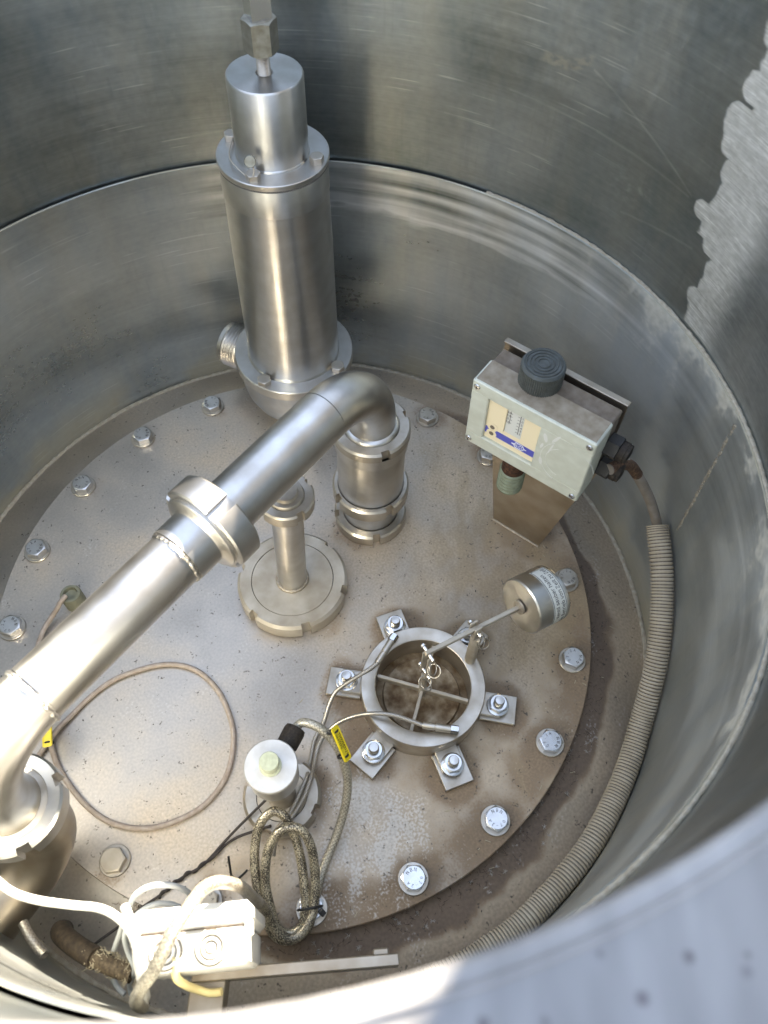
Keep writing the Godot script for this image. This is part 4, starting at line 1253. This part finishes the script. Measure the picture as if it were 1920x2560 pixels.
func cables() -> void:
	# the thick braided cable: out of the gland, down, three turns of coil, and over the junction box
	var run := [V(0.0222, 0.1015, 0.1665), V(0.0265, 0.1030, 0.1625), V(0.0341, 0.1050, 0.1634), V(0.0451, 0.1020, 0.1675), V(0.0552, 0.0920, 0.1746), V(0.0619, 0.0780, 0.1823), V(0.0667, 0.0620, 0.1913), V(0.0682, 0.0460, 0.2026), V(0.0658, 0.0300, 0.2182), V(0.0597, 0.0160, 0.2373), V(0.0527, 0.0090, 0.2549), V(0.0474, 0.0060, 0.2704), V(0.0442, 0.0055, 0.2864)]
	var coil := [V(0.0442, 0.0055, 0.2864), V(0.0419, 0.0060, 0.3010), V(0.0378, 0.0020, 0.3135), V(0.0263, -0.0010, 0.3220), V(0.0133, 0.0020, 0.3215), V(0.0035, 0.0080, 0.3110), V(-0.0031, 0.0200, 0.2954), V(-0.0086, 0.0300, 0.2753), V(-0.0103, 0.0400, 0.2549), V(-0.0069, 0.0500, 0.2377), V(0.0031, 0.0560, 0.2277), V(0.0131, 0.0540, 0.2296), V(0.0216, 0.0460, 0.2405), V(0.0286, 0.0350, 0.2571), V(0.0335, 0.0250, 0.2775), V(0.0365, 0.0160, 0.2979), V(0.0335, 0.0100, 0.3126), V(0.0230, 0.0080, 0.3186), V(0.0127, 0.0120, 0.3140), V(0.0060, 0.0220, 0.2996), V(0.0010, 0.0340, 0.2807), V(0.0019, 0.0470, 0.2600), V(0.0099, 0.0570, 0.2460), V(0.0204, 0.0600, 0.2409), V(0.0312, 0.0570, 0.2426), V(0.0395, 0.0470, 0.2543), V(0.0431, 0.0300, 0.2718), V(0.0440, 0.0200, 0.2911), V(0.0399, 0.0160, 0.3104), V(0.0275, 0.0140, 0.3225), V(0.0137, 0.0220, 0.3177), V(0.0047, 0.0400, 0.3040), V(0.0007, 0.0700, 0.2999)]
	var arch := [V(0.0007, 0.0700, 0.2999), V(0.0045, 0.1000, 0.3050), V(0.0036, 0.1350, 0.3039), V(-0.0004, 0.1700, 0.3018), V(-0.0083, 0.2050, 0.3038), V(-0.0154, 0.2200, 0.3090), V(-0.0212, 0.2280, 0.3197), V(-0.0292, 0.2300, 0.3348), V(-0.0347, 0.2250, 0.3461), V(-0.0414, 0.2150, 0.3571), V(-0.0504, 0.2000, 0.3660), V(-0.0598, 0.1700, 0.3730), V(-0.0640, 0.1300, 0.3760)]
	var t := thing("braided_cable", "thick dirty braided cable coiled beside the round sensor and arching over the white box", "cable", V(0.02, 0, 0.28))
	part(t, "feed", cord(run, 0.0040, 16, 0.002), mats.braid)
	part(t, "coil", cord(coil, 0.0042, 16, 0.002), mats.dirty_braid)
	part(t, "arch", cord(arch, 0.0044, 16, 0.002), mats.arch_braid)
	# cable tie round the coil
	var tie := solo("cable_tie", "black cable tie cinched round the right side of the cable coil", "cable tie", done(torus(mb(), 0.0105, 0.0011, along(V(0.0400, 0.0155, 0.2985), V(0.2, -0.15, 1.0)))), mats.black_plastic)
	part(tie, "tie_head", boxm(Vector3(0.005, 0.006, 0.0045), 0.0008), mats.black_plastic, along(V(0.0510, 0.0200, 0.3020), V(0.5, -0.3, 0.4)))
	var tie2 := solo("cable_tie", "small black cable tie with upright tail lying left of the cable coil", "cable tie", cord([V(-0.0354, 0.022, 0.2603), V(-0.0342, 0.014, 0.2680), V(-0.0325, 0.007, 0.2750), V(-0.0290, 0.0045, 0.2768), V(-0.0240, 0.006, 0.2735), V(-0.0189, 0.012, 0.2697)], 0.0011, 6), mats.black_plastic)
	part(tie2, "tie_head", boxm(Vector3(0.0045, 0.006, 0.005), 0.0008), mats.black_plastic, at(V(-0.0325, 0.0065, 0.2765)))
	# yellow cable tags
	var g := thing("cable_tag", "yellow plastic tag tied to the braided cable beside the vent collar", "cable tag", V(0.06, 0.09, 0.18))
	yellow_tag(g, V(0.0618, 0.0995, 0.1782), V(0.0145, -0.022, 0.0250), V(0.55, 0.75, -0.1), "YW93583121", "GLYTYPE", 0.033)
	var g2 := thing("cable_tag", "yellow plastic tag tied to the thin grey tube below the left pipe", "cable tag", V(-0.2285, 0.028, 0.142))
	yellow_tag(g2, V(-0.2210, 0.0300, 0.1570), V(0.008, -0.004, 0.0330), V(-0.05, 1, 0.15), "", "", 0.030)
	# two stub probes lying on the collar with their steel-braided leads
	var s1 := thing("stub_probe", "slim steel probe lying on the rear left of the vent collar with braided lead", "probe", V(0.099, 0.035, 0.062))
	probe(s1, V(0.1078, 0.0410, 0.0493), V(0.0907, 0.0385, 0.0792), [V(0.0907, 0.0385, 0.0792), V(0.0849, 0.0370, 0.0840), V(0.0719, 0.0330, 0.0918), V(0.0588, 0.0270, 0.0989), V(0.0502, 0.0220, 0.1052), V(0.0447, 0.0150, 0.1152), V(0.0395, 0.0080, 0.1318), V(0.0320, 0.0050, 0.1480), V(0.0300, 0.0060, 0.1630), V(0.0285, 0.0110, 0.1786), V(0.0285, 0.0200, 0.1880), V(0.0240, 0.0230, 0.2020), V(0.0170, 0.0230, 0.2194), V(0.0090, 0.0240, 0.2315), V(0.0021, 0.0280, 0.2440), V(0.0000, 0.0220, 0.2560)])
	var s2 := thing("stub_probe", "slim steel probe lying on the front edge of the vent collar with braided lead", "probe", V(0.157, 0.035, 0.144))
	probe(s2, V(0.1704, 0.0410, 0.1447), V(0.1360, 0.0405, 0.1408), [V(0.1360, 0.0405, 0.1408), V(0.1257, 0.0410, 0.1375), V(0.1084, 0.0425, 0.1329), V(0.0926, 0.0420, 0.1317), V(0.0797, 0.0360, 0.1311), V(0.0667, 0.0290, 0.1324), V(0.0540, 0.0200, 0.1362), V(0.0422, 0.0130, 0.1452), V(0.0365, 0.0100, 0.1554), V(0.0345, 0.0100, 0.1660), V(0.0340, 0.0140, 0.1770), V(0.0325, 0.0225, 0.1900), V(0.0280, 0.0235, 0.2060), V(0.0210, 0.0235, 0.2200), V(0.0130, 0.0240, 0.2330), V(0.0060, 0.0260, 0.2450), V(0.0040, 0.0200, 0.2580)])
	# thin tube lying in a ring on the plate
	solo("thin_tube", "thin pinkish grey tube lying in a wide loop on the cover plate", "tube", cord([V(-0.2405, 0.0250, 0.0120), V(-0.2445, 0.0240, 0.0190), V(-0.2506, 0.0150, 0.0241), V(-0.2574, 0.0080, 0.0316), V(-0.2628, 0.0060, 0.0488), V(-0.2610, 0.0080, 0.0833), V(-0.2410, 0.0200, 0.1206), V(-0.2293, 0.0265, 0.1419), V(-0.2275, 0.0190, 0.1495), V(-0.2248, 0.0060, 0.1622), V(-0.2143, 0.0030, 0.1811), V(-0.1979, 0.0030, 0.2000), V(-0.1771, 0.0030, 0.2183), V(-0.1549, 0.0030, 0.2307), V(-0.1311, 0.0030, 0.2360), V(-0.1088, 0.0030, 0.2344), V(-0.0860, 0.0030, 0.2259), V(-0.0669, 0.0030, 0.2128), V(-0.0533, 0.0030, 0.1931), V(-0.0478, 0.0030, 0.1716), V(-0.0487, 0.0030, 0.1462), V(-0.0558, 0.0030, 0.1254), V(-0.0695, 0.0030, 0.1025), V(-0.0901, 0.0030, 0.0839), V(-0.1110, 0.0030, 0.0762), V(-0.1326, 0.0030, 0.0761), V(-0.1547, 0.0030, 0.0827), V(-0.1790, 0.0030, 0.0948), V(-0.1979, 0.0030, 0.1130), V(-0.2111, 0.0035, 0.1314), V(-0.2227, 0.0060, 0.1502), V(-0.2326, 0.0040, 0.1704), V(-0.2400, 0.0030, 0.1880)], 0.0027, 10), mats.pink_tube)
	var fit := thing("tube_fitting", "small greenish tube fitting on the plate half hidden under the long pipe", "pipe fitting", V(-0.2380, 0, 0.0080))
	part(fit, "collar", turned([0.0112, 0.0, 0.0112, 0.020, 0.0102, 0.022, 0.0075, 0.022, 0.0065, 0.018, 0.0, 0.017], 36), mats.bellows, at(V(-0.2380, 0, 0.0080)))
	fit.get_node("collar").material_override = mats.fitting
	# twisted binding wire
	var w := thing("binding_wire", "dark twisted binding wire stretched from the sensor base towards the near wall", "wire", V(-0.07, 0, 0.27))
	var a := [V(-0.0018, 0.0350, 0.2086), V(-0.0067, 0.0300, 0.2125), V(-0.0267, 0.0180, 0.2302), V(-0.0438, 0.0060, 0.2459), V(-0.0522, 0.0045, 0.2563), V(-0.0617, 0.0045, 0.2669), V(-0.0731, 0.0045, 0.2738), V(-0.0836, 0.0045, 0.2813), V(-0.0936, 0.0045, 0.2909), V(-0.1108, 0.0020, 0.3029), V(-0.1283, -0.0030, 0.3172), V(-0.1471, -0.0090, 0.3303), V(-0.1614, -0.0180, 0.3412)]
	part(w, "strand", cord(a, 0.0013, 6), mats.twine)
	var b := [V(-0.0007, 0.0200, 0.2327), V(-0.0186, 0.0120, 0.2371), V(-0.0330, 0.0075, 0.2420), V(-0.0437, 0.0030, 0.2486), V(-0.0500, 0.0062, 0.2573), V(-0.0560, 0.0030, 0.2615), V(-0.0614, 0.0065, 0.2650), V(-0.0670, 0.0026, 0.2712), V(-0.0735, 0.0066, 0.2725), V(-0.0785, 0.0026, 0.2790), V(-0.0834, 0.0066, 0.2800), V(-0.0880, 0.0026, 0.2870), V(-0.0930, 0.0062, 0.2890), V(-0.0950, 0.0030, 0.2940)]
	part(w, "strand", cord(b, 0.0013, 6, 0.0015), mats.twine)

func yellow_tag(g: Node3D, mid: Vector3, dirv: Vector3, up: Vector3, line1: String, line2: String, L: float) -> void:
	var y := dirv.normalized()
	var z := (up - y * up.dot(y)).normalized()
	var X := Transform3D(Basis(y.cross(z), y, z), mid)
	var o := []
	var hw := 0.0046
	for q in [[-1, -1], [1, -1], [1, 1], [-1, 1]]:
		for k in 5:
			var a: float = PI / 2 * k / 4.0 + {-1: {-1: PI, 1: PI / 2}, 1: {-1: -PI / 2, 1: 0.0}}[q[0]][q[1]]
			o.append(Vector2(q[0] * (hw - 0.002) + cos(a) * 0.002, q[1] * (L / 2 - 0.002) + sin(a) * 0.002))
	var st := mb()
	slab(st, o, 0.0, 0.0012, X)
	for s in [-1.0, 1.0]: box(st, Vector3(0.0009, L - 0.005, 0.0008), 0.0002, X * at(Vector3(s * (hw - 0.0007), 0, 0.0015)))
	part(g, "tag_plate", done(st), mats.yellow)
	for s in [-1.0, 1.0]:
		part(g, "tie_strap", done(torus(mb(), 0.0052, 0.0010, X * Transform3D(Basis(Vector3.RIGHT, 0.0).scaled(Vector3(0.72, 1, 1)), Vector3(0, s * (L / 2 - 0.0045), -0.0036)), 0.0, TAU, 24, 6)), mats.black_plastic)
	if line1:
		st = mb()
		var B := Basis(X.basis.y, -X.basis.x, X.basis.z)
		letters(st, line1, 0.0036, 0.0002, Transform3D(B, X * Vector3(-0.0016, 0.001, 0.0013)))
		letters(st, line2, 0.0036, 0.0002, Transform3D(B, X * Vector3(0.0018, -0.003, 0.0013)))
		part(g, "lettering", done(st), mats.brown_plastic)

func probe(t: Node3D, tip: Vector3, tail: Vector3, lead: Array) -> void:
	var d := (tip - tail)
	var L := d.length()
	var X := along(tail, d)
	part(t, "barrel", turned([0.0, 0.0, 0.0030, 0.0, 0.0034, 0.001, 0.0034, L * 0.33, 0.0030, L * 0.34, 0.0030, L * 0.36, 0.0036, L * 0.37, 0.0036, L - 0.007, 0.0, L - 0.007], 20), mats.dull_steel, X)
	part(t, "tip", done(hexhead(mb(), 0.0040, 0.0075, L - 0.0075)), mats.bright_steel, X)
	part(t, "lead", cord(lead, 0.0022, 10, 0.002), mats.wire_braid)

func junction() -> void:
	var X := Transform3D(Basis(Vector3.UP, 0.13), V(-0.0250, 0.108, 0.3365))
	var t := thing("junction_box", "white plastic junction box with round knockouts on the near rail", "junction box", X.origin)
	part(t, "body", boxm(Vector3(0.073, 0.080, 0.0230), 0.0022), mats.white_box, X * at(Vector3(0, 0.040, 0.0065)))
	part(t, "lid", boxm(Vector3(0.0790, 0.086, 0.0145), 0.0040), mats.white_box, X * at(Vector3(0.0005, 0.0395, -0.0130)))
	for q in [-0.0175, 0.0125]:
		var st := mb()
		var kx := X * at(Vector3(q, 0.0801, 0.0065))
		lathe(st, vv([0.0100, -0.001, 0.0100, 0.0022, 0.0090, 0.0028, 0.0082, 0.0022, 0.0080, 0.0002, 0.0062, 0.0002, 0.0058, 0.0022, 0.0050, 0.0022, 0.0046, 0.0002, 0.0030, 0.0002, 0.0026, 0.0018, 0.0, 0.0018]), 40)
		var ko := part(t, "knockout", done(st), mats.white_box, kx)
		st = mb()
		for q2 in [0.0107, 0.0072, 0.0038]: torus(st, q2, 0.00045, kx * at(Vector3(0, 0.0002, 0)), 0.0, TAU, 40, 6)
		part(ko, "knockout_shade", done(st), mats.conduit_gap)  # dark rings painted as the shade inside the knockout recesses
	for s in [-1.0, 1.0]:
		part(t, "lid_clip", boxm(Vector3(0.006, 0.005, 0.010), 0.001), mats.white_box, X * at(Vector3(0.0372 * s, 0.0785, -0.0030)))
	part(t, "lid_gap_shade", boxm(Vector3(0.0735, 0.0006, 0.0012), 0.0001), mats.hose_brown, X * at(Vector3(0, 0.0803, -0.0052)))  # dark strip painted as the shade in the lid joint
	for q in [[-0.022, -0.0105], [0.016, -0.0105]]: part(t, "lid_shade_line", boxm(Vector3(0.0085, 0.0006, 0.0007), 0.0001), mats.etched, X * at(Vector3(q[0], 0.0825, q[1])))  # dark lines painted as shade on the lid edge
	# rail that carries the box
	var rx := Transform3D(Basis(Vector3.UP, 0.105), V(0.0405, 0.112, 0.3485))
	var r := thing("mounting_rail", "straight steel mounting rail crossing the well in front of the near wall", "rail", rx.origin)
	part(r, "rail_bar", boxm(Vector3(0.150, 0.026, 0.0082), 0.0008), mats.bracket_steel, rx)
	part(r, "wall_strut", boxm(Vector3(0.026, 0.020, 0.030), 0.001), mats.bracket_steel, at(V(-0.024, 0.100, 0.369)))
	part(r, "end_lug", boxm(Vector3(0.012, 0.010, 0.005), 0.001), mats.bracket_steel, rx * at(Vector3(0.0620, 0.004, -0.0060)))
	solo("yellow_strip", "pale yellow cable wrap hanging over the rail below the white box", "cable wrap", cord([V(-0.0330, 0.1890, 0.3480), V(-0.0340, 0.1800, 0.3580), V(-0.0330, 0.1500, 0.3620), V(-0.0290, 0.1300, 0.3640), V(-0.0200, 0.1240, 0.3660), V(-0.0110, 0.1250, 0.3650)], 0.0028, 10), mats.yellow_strip)
	solo("pale_cable", "pale grey cable stretching from the left port to the white box", "cable", cord([V(-0.1880, 0.190, 0.2850), V(-0.1645, 0.2000, 0.3030), V(-0.1481, 0.2000, 0.3132), V(-0.1306, 0.2000, 0.3179), V(-0.1069, 0.2000, 0.3202), V(-0.0882, 0.2000, 0.3213), V(-0.0759, 0.2000, 0.3254), V(-0.0651, 0.2000, 0.3332), V(-0.0592, 0.1950, 0.3431), V(-0.0575, 0.1850, 0.3534), V(-0.0580, 0.1700, 0.3629), V(-0.0610, 0.1400, 0.3735)], 0.0027, 14), mats.pale_cable)
	solo("cable_stub", "short white cable end standing up left of the white box", "cable", cord([V(-0.0745, 0.1850, 0.3188), V(-0.0690, 0.1880, 0.3263), V(-0.0625, 0.1860, 0.3378), V(-0.0605, 0.1800, 0.3500), V(-0.0600, 0.1600, 0.3620), V(-0.0630, 0.1300, 0.3700)], 0.0033, 14), mats.pale_cable)
	solo("grey_lead", "thin grey lead looping widely behind and left of the white box", "cable", cord([V(-0.0350, 0.1000, 0.3150), V(-0.0446, 0.1100, 0.3046), V(-0.0469, 0.1200, 0.3009), V(-0.0536, 0.1400, 0.2994), V(-0.0665, 0.1500, 0.3010), V(-0.0768, 0.1500, 0.3066), V(-0.0839, 0.1400, 0.3149), V(-0.0977, 0.1000, 0.3292), V(-0.1111, 0.0600, 0.3413), V(-0.1159, 0.0400, 0.3520), V(-0.1120, 0.0300, 0.3620), V(-0.1040, 0.0300, 0.3680)], 0.0022, 12), mats.thin_grey)
	solo("grey_lead", "thin grey lead in a tight inner loop close beside the white box", "cable", cord([V(-0.0500, 0.1100, 0.3120), V(-0.0585, 0.1200, 0.3096), V(-0.0690, 0.1300, 0.3116), V(-0.0804, 0.1300, 0.3195), V(-0.0884, 0.1200, 0.3304), V(-0.0894, 0.1000, 0.3405), V(-0.0850, 0.0900, 0.3501), V(-0.0893, 0.0700, 0.3553), V(-0.0965, 0.0500, 0.3608), V(-0.0960, 0.0400, 0.3680)], 0.0021, 12), mats.thin_grey)
	var hose := thing("torn_hose", "dirty brown hose with a torn frayed jacket at the near left wall", "hose", V(-0.1320, 0.0350, 0.3414))
	part(hose, "jacket", cord([V(-0.1740, 0.0010, 0.3220), V(-0.1717, 0.0150, 0.3232), V(-0.1648, 0.0300, 0.3268), V(-0.1528, 0.0430, 0.3326), V(-0.1380, 0.0550, 0.3390), V(-0.1221, 0.0650, 0.3450)], 0.0085, 18), mats.hose_brown)
	part(hose, "core", cord([V(-0.1290, 0.0600, 0.3425), V(-0.1162, 0.0670, 0.3471), V(-0.1050, 0.0710, 0.3506), V(-0.0899, 0.0720, 0.3548)], 0.0070, 14), mats.hose_core)
	var st := mb()
	for i in 420:
		var q := V(-0.1265, 0.0630, 0.3434).lerp(V(-0.0901, 0.0720, 0.3547), rng.randf())
		var e := Vector3(rng.randf_range(-1, 1), rng.randf_range(-0.4, 1), rng.randf_range(-1, 0.8)).normalized()
		var p := q + e * 0.0062
		tube(st, PackedVector3Array([p, p + e * 0.0012 + Vector3(rng.randf_range(-0.002, 0.002), 0.0005, rng.randf_range(-0.002, 0.002)), p + e * 0.0016 + Vector3(rng.randf_range(-0.0035, 0.0035), rng.randf_range(-0.001, 0.001), rng.randf_range(-0.0035, 0.0035))]), 0.0003, 3)
	var fr := part(hose, "frayed_fibre", done(st), mats.straw)
	fr.set_meta("kind", "stuff")
	solo("clear_sleeve", "short translucent braided sleeve end lying at the near left wall", "sleeve", cord([V(-0.1960, 0.0400, 0.3200), V(-0.1878, 0.0420, 0.3290), V(-0.1793, 0.0420, 0.3370), V(-0.1705, 0.0440, 0.3430)], 0.0040, 12), mats.wire_braid)

func small_things() -> void:
	# chips of straw, flakes and crumbs strewn over plate and floor
	var st := mb()
	for i in 220:
		var a := rng.randf() * TAU
		var r := sqrt(rng.randf()) * 0.385
		var p := Vector3(cos(a) * r, 0.0004, sin(a) * r)
		if r > 0.318: p.y = lerpf(-0.0115, -0.040, clampf((r - 0.325) / 0.065, 0, 1))
		var s := rng.randf_range(0.0004, 0.0011)
		box(st, Vector3(s, s * 0.6, s * rng.randf_range(1, 2.2)), s * 0.15, Transform3D(Basis(Vector3.UP, rng.randf() * TAU), p))
	var crumbs := solo("dirt_crumbs", "dark crumbs of dirt strewn over plate and floor", "dirt", done(st), mats.twine)
	crumbs.set_meta("kind", "stuff")
	# matted dirt along the foot of the plate on the right and near side
	st = mb()
	for i in 420:   # loose fibres and cobweb tufts
		var deg := rng.randf_range(-20.0, 115.0)
		var a := deg_to_rad(deg)
		var p := Vector3(cos(a), 0, sin(a)) * rng.randf_range(0.320, 0.338) + Vector3(0, -0.0115, 0)
		tube(st, PackedVector3Array([p, p + Vector3(rng.randf_range(-0.002, 0.002), rng.randf_range(0.0003, 0.0015), rng.randf_range(-0.002, 0.002)), p + Vector3(rng.randf_range(-0.004, 0.004), 0.0006, rng.randf_range(-0.004, 0.004))]), 0.00016, 3)
	var fringe := solo("dirt_fringe", "dark dirt fibres lying along the foot of the cover plate", "dirt", done(st), mats.dirt)
	fringe.set_meta("kind", "stuff")
	st = mb()
	for i in 40:
		var deg := rng.randf_range(20.0, 105.0)
		var p := Vector3(cos(deg_to_rad(deg)), 0, sin(deg_to_rad(deg))) * rng.randf_range(0.322, 0.345) + Vector3(0, -0.0125, 0)
		for k in 14:
			var e := Vector3(rng.randf_range(-1, 1), rng.randf_range(0.1, 0.8), rng.randf_range(-1, 1)).normalized() * rng.randf_range(0.001, 0.0035)
			tube(st, PackedVector3Array([p, p + e]), 0.00018, 3)
	var tufts := solo("lint_tufts", "pale tufts of lint caught in the dirt round the plate", "lint", done(st), mats.cobweb)
	tufts.set_meta("kind", "stuff")
	st = mb()
	for i in 46:
		var a := rng.randf_range(-0.9, 1.5)
		var r := rng.randf_range(0.10, 0.36)
		var p := Vector3(cos(a) * r, 0.0006, sin(a) * r)
		if r > 0.318: p.y = lerpf(-0.0112, -0.030, clampf((r - 0.325) / 0.045, 0, 1))
		box(st, Vector3(0.0007, 0.0005, rng.randf_range(0.002, 0.006)), 0.0001, Transform3D(Basis(Vector3.UP, rng.randf() * TAU), p))
	var straw := solo("straw_bits", "pale bits of straw scattered on the plate", "straw", done(st), mats.straw)
	straw.set_meta("kind", "stuff")
